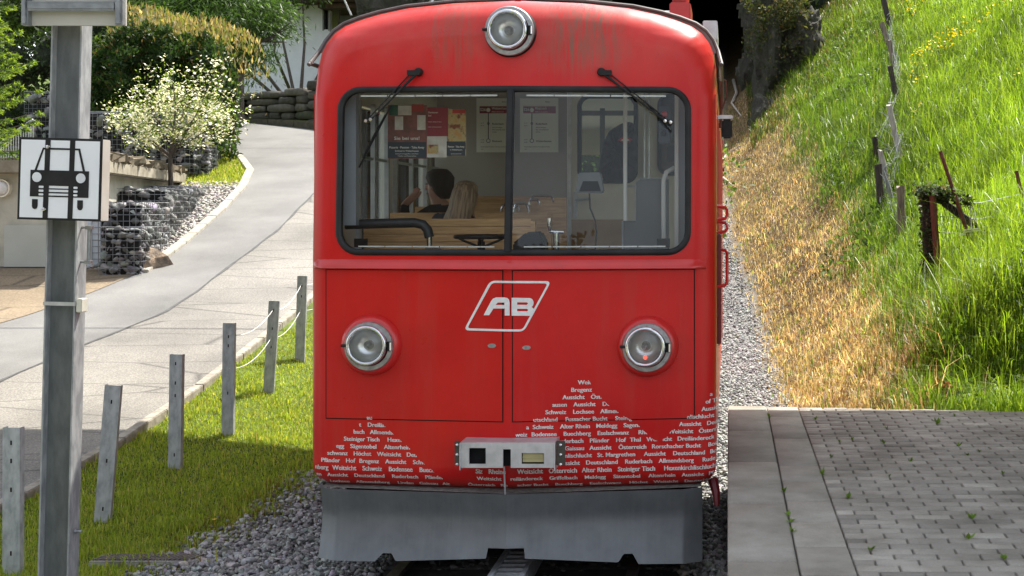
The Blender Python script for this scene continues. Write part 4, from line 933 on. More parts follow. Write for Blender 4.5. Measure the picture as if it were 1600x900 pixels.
# cream cross wall with a window on the right
D2 = 10.9; wx0, wx1, wz1, wz0 = xat(905, D2), xat(994, D2), zz(150, D2), zz(284, D2)
mb = holed(xat(886, D2), XC+1.22, 1.0, 3.34, [(wx0+.01, wx1-.01, wz0+.01, wz1-.01)], D2, D2+.03); cw = obj('cross_wall', mb, M['cream'], car)
obj('window_gasket', ringmesh(rrpath(wx0, wx1, wz0, wz1, .09), [(.015, -.012), (-.02, -.012), (-.02, .02), (.015, .02)], (wx0+wx1)/2, (wz0+wz1)/2, lambda x, z: D2), M['black'], cw)
mb = MB(); mb.box(wx0+.17, wx0+.21, D2+.01, D2+.03, wz0, wz1-.1); mb.box(wx0, wx1, D2+.01, D2+.03, wz1-.16, wz1-.12); obj('window_bars', mb, M['dgrey'], cw)
gx0, gx1 = xat(1030, D2), xat(1068, D2)
obj('window_gasket', ringmesh(rrpath(gx0, gx1, zz(272, D2), zz(150, D2), .08), [(.015, -.012), (-.02, -.012), (-.02, .02), (.015, .02)], (gx0+gx1)/2, 2.8, lambda x, z: D2-.005), M['black'], cw)
obj('dark_pane', MB().box(gx0+.02, gx1-.02, D2-.003, D2-.001, zz(268, D2), zz(153, D2)), mat('dark_window', (.10,.10,.09), (.05,.05,.05), 6, .2), cw)
mb = MB(); 
for px in (1007, 1014): mb.tube([(xat(px, D2), D2-.02, 1.0), (xat(px, D2), D2-.02, 3.3)], .008, 6)
mb.box(xat(888, D2), xat(893, D2), D2-.02, D2, 1.0, 3.3); mb.box(xat(980, D2), xat(1000, D2), D2-.012, D2, zz(293, D2), zz(289, D2)); mb.box(xat(897, D2), xat(902, D2), D2-.04, D2, zz(341, D2), zz(300, D2)); mb.tube([(xat(899, D2), D2-.05, zz(312, D2)), (xat(925, D2), D2-.05, zz(311, D2))], .012, 6)
obj('wall_trim', mb, M['alu'], cw)
obj('wood_kickboard', MB().box(xat(888, D2), xat(975, D2), D2-.012, D2-.002, 1.0, zz(343, D2)), mat('varnished_panel', (.45,.29,.15), (.38,.23,.11), 3, .35), cw)
# driver's corner
g0 = 8.9
mb = MB(); a, b, c = xat(973, g0), xat(993, g0), xat(1045, g0); zl, zh = zz(345, g0), zz(279, g0)
mb.prism([(a, 1.0), (a, zl), (b, zl), (b, zh-.03), (b+.03, zh), (c, zh), (c, 1.0)], g0, g0+.03); ck = obj('driver_screen', mb, M['dgrey'], car)
mb = MB(); mb.tube([(a, g0-.008, 1.0), (a, g0-.008, zl), (b, g0-.008, zl), (b, g0-.008, zh-.03), (b+.03, g0-.008, zh), (c, g0-.008, zh)], .006, 6); obj('screen_trim', mb, M['alu'], ck)
mb = MB(); mb.tube([(xat(977, 8.8), 8.8, zz(345, 8.8)), (xat(977, 8.8), 8.8, 3.3)], .014, 8); mb.tube([(xat(1037, 8.7), 8.7, zz(385, 8.7)), (xat(1037, 8.7), 8.7, zz(282, 8.7)), (xat(1041, 8.7), 8.72, zz(269, 8.7)), (xat(1052, 8.7), 8.78, zz(262, 8.7))], .016, 8); obj('grab_pole', mb, M['ceil'], car, smooth=True)
obj('door_post', MB().box(xat(1054, 8.6), xat(1060, 8.6), 8.6, 8.66, 1.0, 3.34), M['ceil'], car); obj('door_leaf', MB().box(xat(1060, 8.7), XC+1.225, 8.7, 8.73, 1.0, 3.34), M['vgrey'], car)
# blue switch box with red button
bx = obj('switch_box', MB().box(xat(1029, 8.6), xat(1047, 8.6), 8.6, 8.66, zz(224, 8.6), zz(166, 8.6)), mat('blue_grey_box', (.045,.07,.11), (.035,.055,.09), 4, .5), car, bevel=.006)
mb = MB(); mb.lathe([(.0, -.03), (.02, -.028), (.024, -.015), (.02, 0)], (xat(1038, 8.6), 8.6, zz(179, 8.6)), n=20); obj('red_button', mb, M['hred'], bx, smooth=True)
mb = MB(); mb.lathe([(.0, -.03), (.017, -.028), (.02, 0)], (xat(1037, 8.6), 8.6, zz(208, 8.6)), n=16); obj('knob', mb, M['black'], bx, smooth=True)
mb = MB(); mb.rbox((xat(1050, 8.75), 8.75, zz(240, 8.75)), .07, .03, .11); hd = obj('radio_handset', mb, M['black'], car, bevel=.008)
# dashboard
obj('dashboard', MB().box(XC-1.12, XC+1.12, 8.34, 8.9, 1.72, 1.78), M['dgrey'], car, bevel=.01)
obj('corner_pillar', MB().box(xat(530, 8.35), xat(556, 8.35), 8.35, 8.42, zz(352, 8.35), 3.3), M['vgrey'], car)
mb = MB(); hz = lambda py: zz(py, 8.45); mb.tube([(xat(540, 8.45), 8.45, hz(351)), (xat(600, 8.45), 8.45, hz(349)), (xat(648, 8.45), 8.45, hz(348)), (xat(661, 8.45), 8.45, hz(351)), (xat(668, 8.45), 8.45, hz(359)), (xat(671, 8.45), 8.45, hz(371))], .031, 12); hr = obj('padded_rail', mb, mat('blue_black_padding', (.018,.024,.03), (.03,.035,.04), 6, .45), car, smooth=True)
mb = MB(); mb.tube([(xat(671, 8.45), 8.45, hz(370)), (xat(671.5, 8.45), 8.45, 1.78)], .018, 10); mb.box(xat(665, 8.4), xat(690, 8.4), 8.38, 8.48, hz(389), hz(384)); obj('rail_foot', mb, M['bright'], hr, smooth=True)
mb = MB(); d = 8.5
for (a, b) in ((551, 571), (1026, 1046)):
    m_ = MB().box(xat(a, 8.22), xat(b, 8.22), 8.25, 8.27, CAMZ-(387-330)/2060*8.22, CAMZ-(373-330)/2060*8.22); obj('black_sensor', m_, M['matte'], car)
# hand brake wheel
zc = zz(370, 8.55); c = (xat(752, 8.55), 8.55, zc); mb = MB(); mb.tube([(c[0]+.165*math.cos(a), c[1]+.165*math.sin(a), zc) for a in np.linspace(0, 2*math.pi, 33)], .013, 8)
for a in (.2, 1.7, 3.3, 4.8): mb.tube([(c[0], c[1], zc-.07), (c[0]+.1*math.cos(a), c[1]+.1*math.sin(a), zc-.03), (c[0]+.16*math.cos(a), c[1]+.16*math.sin(a), zc)], .009, 6)
mb.tube([(c[0], c[1], 1.75), (c[0], c[1], zc-.03)], [.03, .024], 10); obj('hand_wheel', mb, M['black'], car, smooth=True)
mb = MB(); mb.prism([(xat(803, 8.5), 1.78), (xat(801, 8.5), zz(380, 8.5)), (xat(822, 8.5), zz(363, 8.5)), (xat(842, 8.5), zz(362, 8.5)), (xat(851, 8.5), zz(378, 8.5)), (xat(851, 8.5), 1.78)], 8.5, 8.68); obj('instrument_hood', mb, M['black'], car, bevel=.01)
mb = MB(); x1 = xat(869, 8.5); mb.tube([(x1, 8.5, 1.75), (x1, 8.5, zz(364, 8.5))], .02, 10); mb.tube([(xat(858, 8.5), 8.5, zz(362, 8.5)), (xat(881, 8.5), 8.5, zz(363, 8.5))], .010, 8); mb.tube([(xat(860, 8.5), 8.5, zz(362, 8.5)), (xat(857.5, 8.5), 8.49, zz(352, 8.5)), (xat(858.5, 8.5), 8.49, zz(341, 8.5))], [.010, .012, .016], 8); obj('brake_lever', mb, M['bright'], car, smooth=True)
# ticket validator on a stalk
d = 8.7; mb = MB(); mb.prism([(xat(899, d), zz(301, d)), (xat(903, d), zz(270, d)), (xat(938, d), zz(269, d)), (xat(943, d), zz(300, d)), (xat(940, d), zz(302, d))], d, d+.1); tv = obj('display_unit', mb, mat('grey_plastic', (.16,.17,.18), (.13,.14,.15), 5, .5), car, bevel=.008)
mb = MB(); mb.prism([(xat(905, d), zz(299, d)), (xat(911, d), zz(283, d)), (xat(934, d), zz(283, d)), (xat(939, d), zz(299, d))], d-.004, d-.001); obj('screen', mb, M['matte'], tv)
mb = MB(); mb.tube([(xat(921, d), d, zz(302, d)), (xat(922, d), d, zz(325, d)), (xat(930, d), d, zz(345, d)), (xat(932, d), d, zz(362, d)), (xat(927, d), d, 1.8)], .006, 6); obj('cable', mb, M['black'], tv)
# posters (stuck behind the windscreen side of the wall)
M['paper'] = mat('paper', (.84,.83,.76), (.80,.79,.72), 3, .7); M['pmar'] = mat('maroon_print', (.30,.035,.06), (.26,.03,.05), 4, .6); M['ink'] = mat('dark_ink', (.03,.03,.035), None, 4, .7)
M['pnavy'] = mat('slate_blue_print', (.035,.055,.075), (.03,.045,.06), 4, .6); M['pphoto'] = mat('orange_food_print', (.55,.30,.10), (.25,.07,.03), 16, .6, lo=.4, hi=.6, c3=(.5,.42,.2)); M['pwood'] = mat('brown_room_print', (.16,.07,.06), (.28,.10,.09), 12, .6); M['pgreen'] = mat('green_print', (.03,.14,.09), None, 4, .6); M['pred'] = mat('red_print', (.50,.05,.05), None, 4, .6); M['pwhite'] = mat('white_print', (.7,.68,.62), (.55,.5,.45), 12, .6)
def text_on(mb, body, x, z, y, size, cen=False, w=None):
    bm = textmesh(body, 1., .012); X = [v.co.x for v in bm.verts]; a, b = min(X), max(X); k = (w/(b-a)) if w else size; x0 = x-(b-a)*k/2 if cen else x
    bm.verts.index_update(); mb.add([(x0+(v.co.x-a)*k, y, z+v.co.y*size) for v in bm.verts], [tuple(v.index for v in f.verts) for f in bm.faces]); bm.free()
def P2(px, py, d): return xat(px, d), zz(py, d)
def pbox(x0p, x1p, y0p, y1p, d, off, th=.002):
    x0, z1 = P2(x0p, y0p, d); x1, z0 = P2(x1p, y1p, d); return MB().box(x0, x1, d-off, d-off+th, z0, z1)
dp = EW-.005
def routemap(x0, x1, head, stops):
    p = obj('route_poster', pbox(x0, x1, 153.5, 238, dp, .003), M['paper'], car); y = dp-.005; w = x1-x0
    obj('red_band', pbox(x0+5, x1-4, 166, 177, dp, .005), M['pmar'], p)
    mb = MB(); tx = lambda s, px, py, sz, m_=mb: text_on(m_, s, *P2(px, py, dp), dp-.0075, sz)
    mb2 = MB(); tx(head[0], x0+6, 173.5, .035, mb2); tx(head[1], x0+24, 171, .028, mb2); tx(head[2], x0+24, 175.5, .013, mb2)
    a = P2(x0+18.7, 172, dp); mb2.lathe([(.018, -.0005), (0, -.001)], (a[0], dp-.008, a[1]), n=16); obj('band_text', mb2, M['paper'], p)
    mb.box(a[0]-.0035, a[0]+.0035, dp-.006, dp-.005, P2(0, 217, dp)[1], P2(0, 177, dp)[1])
    for py, r_ in ((193, .011), (220, .018)):
        q_ = P2(x0+18.7, py, dp); mb.lathe([(r_, 0), (r_, -.002), (r_-.004, -.002), (r_-.004, 0)], (q_[0], dp-.006, q_[1]), n=16)
    tx(stops[0], x0+25, 195, .023); tx('Halt auf Verlangen', x0+25, 200, .012); tx('Bitte rechtzeitig Knopf', x0+25, 203.5, .012); tx('drücken', x0+25, 207, .012); tx(stops[1], x0+25, 222, .023)
    tx('an 12', x0+7, 193, .012); tx('ab 13', x0+7, 197, .012); tx('an 19', x0+7, 219, .012); tx('ab 20', x0+7, 223, .012); tx('Fahrplan gültig ab Dezember, Änderungen vorbehalten', x0+7, 230, .010); tx('www.', x0+7, 233.5, .010); tx('Bahnen', x0+40, 160, .013)
    obj('printing', mb, M['ink'], p)
routemap(744.5, 804, ('S26', 'Walzenhausen', 'Abfahrt alle Stunden'), ('Ruderbach', 'Rheineck')); routemap(812.5, 872.5, ('S26', 'Rheineck', 'Abfahrt alle Stunden'), ('Ruderbach', 'Walzenhausen'))
# three leaflets hanging behind the glass on the left
dq = 8.62
p = obj('restaurant_poster', pbox(606, 667, 164, 248, dq, .0), M['pwood'], car)
obj('navy_panel', pbox(606, 666, 222, 247, dq, .002), M['pnavy'], p); obj('tablecloth_print', pbox(617, 630, 182, 203, dq, .002), M['pwhite'], p); obj('tablecloth_print', pbox(652, 665, 180, 203, dq, .002), M['pwhite'], p); obj('green_panel', pbox(608, 622, 164, 180, dq, .002), M['pgreen'], p); obj('red_panel', pbox(644, 662, 163, 175, dq, .002), M['pred'], p); obj('flower_print', pbox(622, 643, 165, 180, dq, .002), M['pwhite'], p)
mb = MB()
def tq(s, px, py, sz, w=None): text_on(mb, s, *P2(px, py, dq), dq-.006, sz, True, w)
tq('Sie bei uns!', 636, 218.5, .030, .165); tq('Pizzeria · Pension · Take Away', 636, 232, .020, .228); tq('Schlössli in Walzenhausen', 636, 237, .014, .155); tq('Dienstag bis Sonntag geöffnet, warme Küche', 636, 241, .009, .15); tq('Telefon und Reservation', 636, 244.5, .009, .12); obj('printing', mb, M['paper'], p)
p = obj('maroon_leaflet', pbox(667.3, 700, 168, 213, dq, .0), M['pmar'], car); obj('food_picture', pbox(667.3, 698, 213, 246, dq, .0), M['pwhite'], p); obj('dish_print', pbox(668, 685, 226, 240, dq, .002), M['pphoto'], p)
mb = MB(); text_on(mb, 'Geniessen', *P2(669, 177, dq), dq-.003, .016); text_on(mb, 'Sie!', *P2(669, 182, dq), dq-.003, .016); text_on(mb, 'Frühstück, Mittag und Abend', *P2(669, 191, dq), dq-.003, .0075); text_on(mb, 'auf der Terrasse mit Seesicht', *P2(669, 199, dq), dq-.003, .0075); obj('printing', mb, M['paper'], p)
p = obj('pizza_poster', pbox(700.3, 728, 171, 244, dq, .0), M['pphoto'], car); obj('navy_panel', pbox(698, 727, 221, 243.5, dq, .002), M['pnavy'], p); obj('red_panel', pbox(707, 727, 171, 177, dq, .002), M['pred'], p)
mb = MB(); tq('Pension · Take Away', 713, 230.5, .016, .108); tq('in Walzenhausen', 713, 235, .012, .08); tq('warme Küche bis 22 Uhr', 713, 241, .008, .07); obj('printing', mb, M['paper'], p)

# ------------------------------------------------------------------ people on the benches
def skin(name, joints, edges, mat_, sub=2, root=0, parent=None):
    me = bpy.data.meshes.new(name); me.from_pydata([j[0] for j in joints], edges, []); o = bpy.data.objects.new(name, me); COL.objects.link(o)
    sm = o.modifiers.new('s', 'SKIN'); sm.use_smooth_shade = True
    for i, j in enumerate(joints):
        r_ = j[1] if isinstance(j[1], tuple) else (j[1], j[1]); me.skin_vertices[0].data[i].radius = r_; me.skin_vertices[0].data[i].use_root = (i == root)
    ss_ = o.modifiers.new('u', 'SUBSURF'); ss_.levels = sub; ss_.render_levels = sub
    dg = bpy.context.evaluated_depsgraph_get(); dg.update(); me2 = bpy.data.meshes.new_from_object(o.evaluated_get(dg)); bpy.data.objects.remove(o); me2.name = name
    me2.materials.clear()
    for m_ in (mat_ if isinstance(mat_, (list, tuple)) else [mat_]): me2.materials.append(m_)
    me2.polygons.foreach_set('use_smooth', [True]*len(me2.polygons)); o = link(bpy.data.objects.new(name, me2))
    if parent: o.parent = parent
    return o
M['skin'] = mat('skin', (.50,.27,.20), (.45,.23,.165), 6, .5); M['hair_d'] = mat('black_hair', (.012,.011,.012), (.02,.018,.017), 30, .6, 0, .8, 80, st=(3,3,.5)); M['hair_b'] = mat('blond_hair', (.40,.28,.17), (.17,.11,.07), 16, .5, 0, .8, 60, st=(4,4,.25), lo=.35, hi=.6); M['jack'] = mat('navy_jacket', (.012,.016,.026), (.02,.024,.034), 7, .8, 0, .5, 12, bd=.02)
def person(loc, rz, arm_up, label, cat='person'):
    # local axes: faces -y, seated, z = 0 at the floor
    J = [((0,.02,.47), (.17,.13)), ((0,.03,.68), (.15,.11)), ((0,.03,.95), (.20,.12)), ((0,.01,1.09), (.12,.09)), ((0,-.03,1.15), (.06,.06)), ((0,-.05,1.24), (.072,.085)), ((0,-.04,1.33), (.074,.09)),
         ((-.20,.01,1.06), (.08,.075)), ((-.24,-.04,.76), (.055,.055)), ((-.17,-.28,.72), (.04,.04)), ((-.15,-.36,.73), (.032,.045)), ((.20,.01,1.06), (.08,.075)), ((.24,-.06,.76), (.055,.055)), ((.17,-.28,.72), (.04,.04)), ((.15,-.36,.73), (.032,.045)),
         ((-.10,-.05,.45), (.10,.09)), ((-.12,-.42,.46), (.075,.075)), ((-.12,-.46,.12), (.05,.05)), ((-.12,-.58,.04), (.04,.035)), ((.10,-.05,.45), (.10,.09)), ((.12,-.42,.46), (.075,.075)), ((.12,-.46,.12), (.05,.05)), ((.12,-.58,.04), (.04,.035))]
    if arm_up: J[12] = ((.27,-.16,.92), (.055,.055)); J[13] = ((.18,-.24,1.12), (.038,.038)); J[14] = ((.10,-.19,1.20), (.03,.042))
    E = [(0,1),(1,2),(2,3),(3,4),(4,5),(5,6),(2,7),(7,8),(8,9),(9,10),(2,11),(11,12),(12,13),(13,14),(0,15),(15,16),(16,17),(17,18),(0,19),(19,20),(20,21),(21,22)]
    # fingers grow out of the palms
    for (h, d_) in ((10, Vector((0, -1, -.1))), (14, Vector((-.55, -.1, .85)) if arm_up else Vector((0, -1, -.1)))):
        side = d_.cross(Vector((0, 0, 1))).normalized() if abs(d_.z) < .7 else Vector((0, 1, 0))
        for k in range(4):
            b = Vector(J[h][0])+side*(-.024+.016*k)+d_.normalized()*.03; L = (.055, .065, .06, .045)[k]; m1 = b+d_.normalized()*L*.55; tip = m1+(d_.normalized()+Vector((0, 0, -.7))).normalized()*L*.5; n0 = len(J)
            J += [(tuple(b), (.0095, .0095)), (tuple(m1), (.009, .009)), (tuple(tip), (.0075, .0075))]; E += [(h, n0), (n0, n0+1), (n0+1, n0+2)]
        n0 = len(J); b = Vector(J[h][0])+side*.038; J += [(tuple(b), (.012, .012)), (tuple(b+d_.normalized()*.04+side*.012), (.009, .009))]; E += [(h, n0), (n0, n0+1)]
    o = skin('person', J, E, [M['skin'], M['jack']], 2)
    me = o.data
    hx = [Vector(J[10][0]), Vector(J[14][0])]
    for p in me.polygons:
        c = p.center; hand = any((c-h).length < .115 for h in hx); p.material_index = 0 if (c.z > 1.12 or hand) and not (c.z < 1.12 and not hand) else 1
    # nose, ears and eyes on the same mesh
    bm = bmesh.new(); bm.from_mesh(me)
    def blob(c, s, sub=1): 
        r_ = bmesh.ops.create_icosphere(bm, subdivisions=sub, radius=1, matrix=Matrix.Translation(c) @ Matrix.Diagonal((*s, 1)));
        for v in r_['verts']:
            for f in v.link_faces: f.material_index = 0; f.smooth = True
    blob((0,-.145,1.265), (.012,.02,.02)); blob((-.076,-.03,1.27), (.012,.022,.032)); blob((.076,-.03,1.27), (.012,.022,.032)); blob((0,-.13,1.215), (.026,.012,.007)); blob((-.03,-.128,1.295), (.012,.008,.007)); blob((.03,-.128,1.295), (.012,.008,.007))
    bm.to_mesh(me); bm.free(); o.location = loc; o.rotation_euler = (0, 0, rz); ROOT[o.name] = Vector((0, 0, 0)); return tag(o, label, cat)
def hairmesh(name, rings, m_, par, n=36, wav=.0):
    wav *= .45
    mb = MB()
    for i, (cx, cy, z, rx, ry) in enumerate(rings):
        for k in range(n): a = 2*math.pi*k/n; w = 1+wav*math.sin(a*5+i)*.5+wav*rnd.uniform(-.4, .4); mb.v.append((cx+rx*math.cos(a)*w, cy+ry*math.sin(a)*w, z))
    for i in range(len(rings)-1):
        for k in range(n): mb.f.append((i*n+k, i*n+(k+1) % n, (i+1)*n+(k+1) % n, (i+1)*n+k)); mb.mi.append(0)
    mb.f.append(tuple(range(n))); mb.mi.append(0); mb.f.append(tuple(range((len(rings)-1)*n, len(rings)*n))); mb.mi.append(0)
    return obj(name, mb, m_, par, smooth=80)
hx_, hzz = xat(686, 10.0), zz(283, 10.0)
pm = person((xat(686, 10.05), 10.12, zz(287, 10.05)-1.18), R(-112), True, 'person with black hair and dark jacket, hand raised to the face, behind the blond one')
hairmesh('hair', [(0,0,1.425,.015,.015), (0,-.01,1.42,.06,.065), (0,-.02,1.395,.092,.105), (-.005,-.015,1.35,.108,.125), (0,.0,1.30,.106,.11), (0,.02,1.25,.092,.085), (0,.03,1.20,.07,.06), (0,.035,1.17,.04,.04)], M['hair_d'], pm, wav=.08)
pw = person((xat(690, 9.35), 9.40, zz(305, 9.35)-1.17), R(172), False, 'person with long blond hair and dark jacket just behind the nearest bench')
pw.rotation_euler = (R(0), R(-9), R(160)); pw.scale = (.92,)*3; pm.scale = (.91,)*3
hairmesh('hair', [(0,0,1.40,.012,.012), (0,-.0,1.392,.05,.06), (0,.01,1.365,.08,.095), (0,.015,1.31,.094,.11), (0,.025,1.25,.096,.105), (.0,.04,1.18,.098,.09), (.01,.06,1.10,.108,.075), (.01,.085,1.02,.112,.06), (.0,.095,.94,.10,.05), (-.01,.095,.86,.075,.04), (-.01,.095,.80,.03,.02)], M['hair_b'], pw, wav=.09)
# jacket hanging in the window of the cross wall
mb = MB(); dj = 10.55; outl = [(970, 192), (984, 189), (993, 196), (996, 230), (995, 272), (975, 284), (950, 283), (935, 276), (936, 250), (942, 222), (950, 204)]
P = [P2(a, b, dj) for a, b in rpoly(outl, 6, 3)]; c0 = P2(968, 238, dj); mb = MB(); n = len(P)
for lay, (s, yo) in enumerate(((1, .06), (.9, .0), (.55, -.04), (.2, -.055))):
    for i, p in enumerate(P): mb.v.append((c0[0]+(p[0]-c0[0])*s, dj+yo+.012*math.sin(i*2.1+lay), c0[1]+(p[1]-c0[1])*s))
for l in range(3):
    for i in range(n): mb.f.append((l*n+i, l*n+(i+1) % n, (l+1)*n+(i+1) % n, (l+1)*n+i)); mb.mi.append(0)
mb.f.append(tuple(range(3*n, 4*n))); mb.mi.append(0); mb.f.append(tuple(range(n))[::-1]); mb.mi.append(0)
ja = rooted('hanging_jacket', mb, mat('black_work_jacket', (.045,.045,.045), (.02,.02,.02), 14, .85, 0, .6, 25, bd=.02), smooth=60); tag(ja, 'dark work jacket with red diamond badge hanging inside the railcar by the window', 'jacket'); ROOT[ja.name] = ja.location.copy()
mb = MB(); B = [P2(*p, dj-.075) for p in ((965, 219), (976, 212), (989, 218), (978, 225))]; mb.add([(a, dj-.075, b) for a, b in B], [(0,1,2,3)]); C = [P2(*p, dj-.078) for p in ((970, 219), (977, 215), (984, 219), (977, 222.5))]; mb.add([(a, dj-.078, b) for a, b in C], [(0,1,2,3)], 1); o = obj('badge', mb, [M['pred'], M['pwhite']], ja)

# ------------------------------------------------------------------ left foreground: post with sign
PD = 7.2; post = thing('sign_post', (-3.66, PD, -.15), 'tall galvanised steel girder post carrying the small car sign', 'post')
def lean(mb, c, ang):
    M3 = Matrix.Rotation(ang, 3, 'Y'); c = Vector(c); mb.v = [tuple(c+M3 @ (Vector(p)-c)) for p in mb.v]; return mb
LA = R(1.45); LC = (-3.66, PD, 1.9)
pxl, pxr = (70.5-1137)/2060*PD, (118.5-1137)/2060*PD
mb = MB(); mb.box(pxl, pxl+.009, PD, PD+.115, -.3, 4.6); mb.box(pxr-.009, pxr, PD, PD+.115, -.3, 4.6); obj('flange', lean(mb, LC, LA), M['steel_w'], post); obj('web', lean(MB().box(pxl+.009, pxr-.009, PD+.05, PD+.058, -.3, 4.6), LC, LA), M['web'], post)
mb = MB(); mb.box(pxl-.004, pxr+.004, PD-.006, PD, 1.725, 1.745); mb.box(pxr+.002, pxr+.006, PD-.006, PD+.121, 1.725, 1.745); obj('strap', lean(mb, LC, LA), M['alu'], post)
obj('junction_box', lean(MB().box(pxr+.004, pxr+.036, PD+.0, PD+.07, 1.69, 1.765), LC, LA), mat('cream_box', (.62,.60,.50), None, 4, .5), post, bevel=.004)
mb = MB(); mb.tube([(pxr+.008, PD+.04, .485), (pxr+.05, PD+.04, .485)], .007, 8); mb.tube([(pxr+.012, PD+.04, .485), (pxr+.022, PD+.04, .485)], .014, 6); obj('bolt', lean(mb, LC, LA), M['steel'], post)
mb = MB(); z0, z1 = CAMZ-(412-330)/2060*PD, CAMZ-(352-330)/2060*PD; mb.tube([(pxr+.045, PD+.05, z0), (pxr+.045, PD+.05, z1)], .011, 8)
for z in (z0+.01, z1-.01): mb.tube([(pxr, PD+.05, z), (pxr+.06, PD+.05, z)], .007, 6); mb.box(pxr+.03, pxr+.06, PD+.03, PD+.07, z-.01, z+.01)
obj('side_bracket', lean(mb, LC, LA), M['steel'], post)
# pictogram sign
SD = 7.06; sg = thing('pictogram_sign', (-3.57, SD, 1.95), 'square white sign with a black front view of a small car on the girder post', 'sign')
x0, x1, z0, z1 = (29-1137)/2060*SD, (158.5-1137)/2060*SD, CAMZ-(344-330)/2060*SD, CAMZ-(216-330)/2060*SD; LS = ((x0+x1)/2, SD, (z0+z1)/2); LB = R(1.6)
SX = lambda u: x0+(x1-x0)*u/740; SZ = lambda v: z1-(z1-z0)*v/730
obj('sign_box', lean(MB().box(x0, x1, SD+.003, SD+.095, z0, z1), LS, LB), mat('beige_sign_box', (.46,.43,.38), (.40,.37,.32), 5, .5), sg, bevel=.003)
obj('black_border', lean(MB().box(x0-.001, x1+.001, SD-.001, SD+.004, z0-.001, z1+.001), LS, LB), M['black'], sg)
SBk = MB(); SBk.box(SX(20), SX(720), SD-.004, SD-.001, SZ(712), SZ(20)); obj('white_face', lean(SBk, LS, LB), mat('white_enamel', (.80,.81,.83), (.76,.77,.79), 5, .35), sg)
def pr(m_, poly, off): m_.prism([(SX(a), SZ(b)) for a, b in poly], SD-off, SD-off+.002)
mb = MB(); pr(mb, [(236, 20), (282, 20), (274, 712), (228, 712)], .0065); pr(mb, [(456, 20), (502, 20), (494, 712), (450, 712)], .0065)
pr(mb, [(110, 288), (236, 288), (230, 525), (110, 525)], .0067); pr(mb, [(500, 288), (632, 288), (632, 525), (496, 525)], .0067); pr(mb, [(276, 288), (458, 288), (456, 420), (274, 420)], .0067)
for (a, b) in ((448, 458), (480, 492), (512, 525)): pr(mb, [(272, a), (456, a), (456, b), (272, b)], .0067)
pr(mb, [(274, 415), (456, 415), (456, 425), (274, 425)], .0069)
pr(mb, [(215, 88), (236, 88), (236, 104), (224, 104), (166, 288), (146, 288)], .0067); pr(mb, [(278, 88), (458, 88), (458, 104), (278, 104)], .0067); pr(mb, [(500, 88), (546, 88), (596, 288), (576, 288), (532, 104), (500, 104)], .0067)
for cx in (156, 560): pr(mb, [(cx-25, 548), (cx+25, 548), (cx+25, 612), (cx+18, 630), (cx, 638), (cx-18, 630), (cx-25, 612)], .0067)
obj('car_pictogram', lean(mb, LS, LB), M['black'], sg)
bl_mb, br_mb = MB(), MB(); wmk = mat('white_enamel_marks', (.80,.81,.83), None, 5, .35)
for cx in (170, 562): obj('headlamp_mark', lean(MB().prism([(SX(cx+42*math.cos(a)), SZ(352+44*math.sin(a))) for a in np.linspace(0, 2*math.pi, 25)[:-1]], SD-.0095, SD-.008), LS, LB), wmk, sg)
mb = MB()
for (a, b) in ((428, 448), (462, 482), (496, 514)):
    for (u0, u1) in ((190, 232), (500, 536)): ([bl_mb, br_mb][u0 > 400]).prism([(SX(u), SZ(v)) for u, v in rpoly([(u0, a), (u1, a), (u1, b), (u0, b)], 7, 3)], SD-.0095, SD-.008)
for q_ in (bl_mb, br_mb): obj('grille_mark', lean(q_, LS, LB), wmk, sg)
for (u, v) in ((262, 80), (244, 636)): obj('screw', lean(MB().lathe([(.011, -.012), (.009, -.02), (0, -.022)], (SX(u), SD+.002, SZ(v)), n=12), LS, LB), M['bright'], sg, smooth=True)
# back of a larger board at the top
bb = thing('back_of_board', (-3.65, 7.15, 3.3), 'beige back of a board in a galvanised frame at the top of the girder post', 'sign')
BX = lambda px: (px-1137)/2060*7.1; BZ = lambda py: CAMZ-(py-330)/2060*7.1
obj('board', MB().box(BX(40), BX(193), 7.12, 7.14, BZ(39), BZ(-160)), mat('beige_board', (.50,.48,.42), (.44,.42,.37), 4, .6), bb)
mb = MB(); 
for a, b in ((36, 47), (182, 194)): mb.box(BX(a), BX(b), 7.08, 7.12, BZ(40), BZ(-160)); mb.box(BX(a)+.008, BX(b)-.008, 7.065, 7.08, BZ(38), BZ(-160))
mb.box(BX(47), BX(182), 7.07, 7.11, BZ(15), BZ(6)); mb.box(BX(47), BX(182), 7.074, 7.08, BZ(18), BZ(15)); mb.box(BX(47), BX(182), 7.074, 7.08, BZ(6), BZ(3)); obj('frame', mb, M['steel'], bb, bevel=.002)

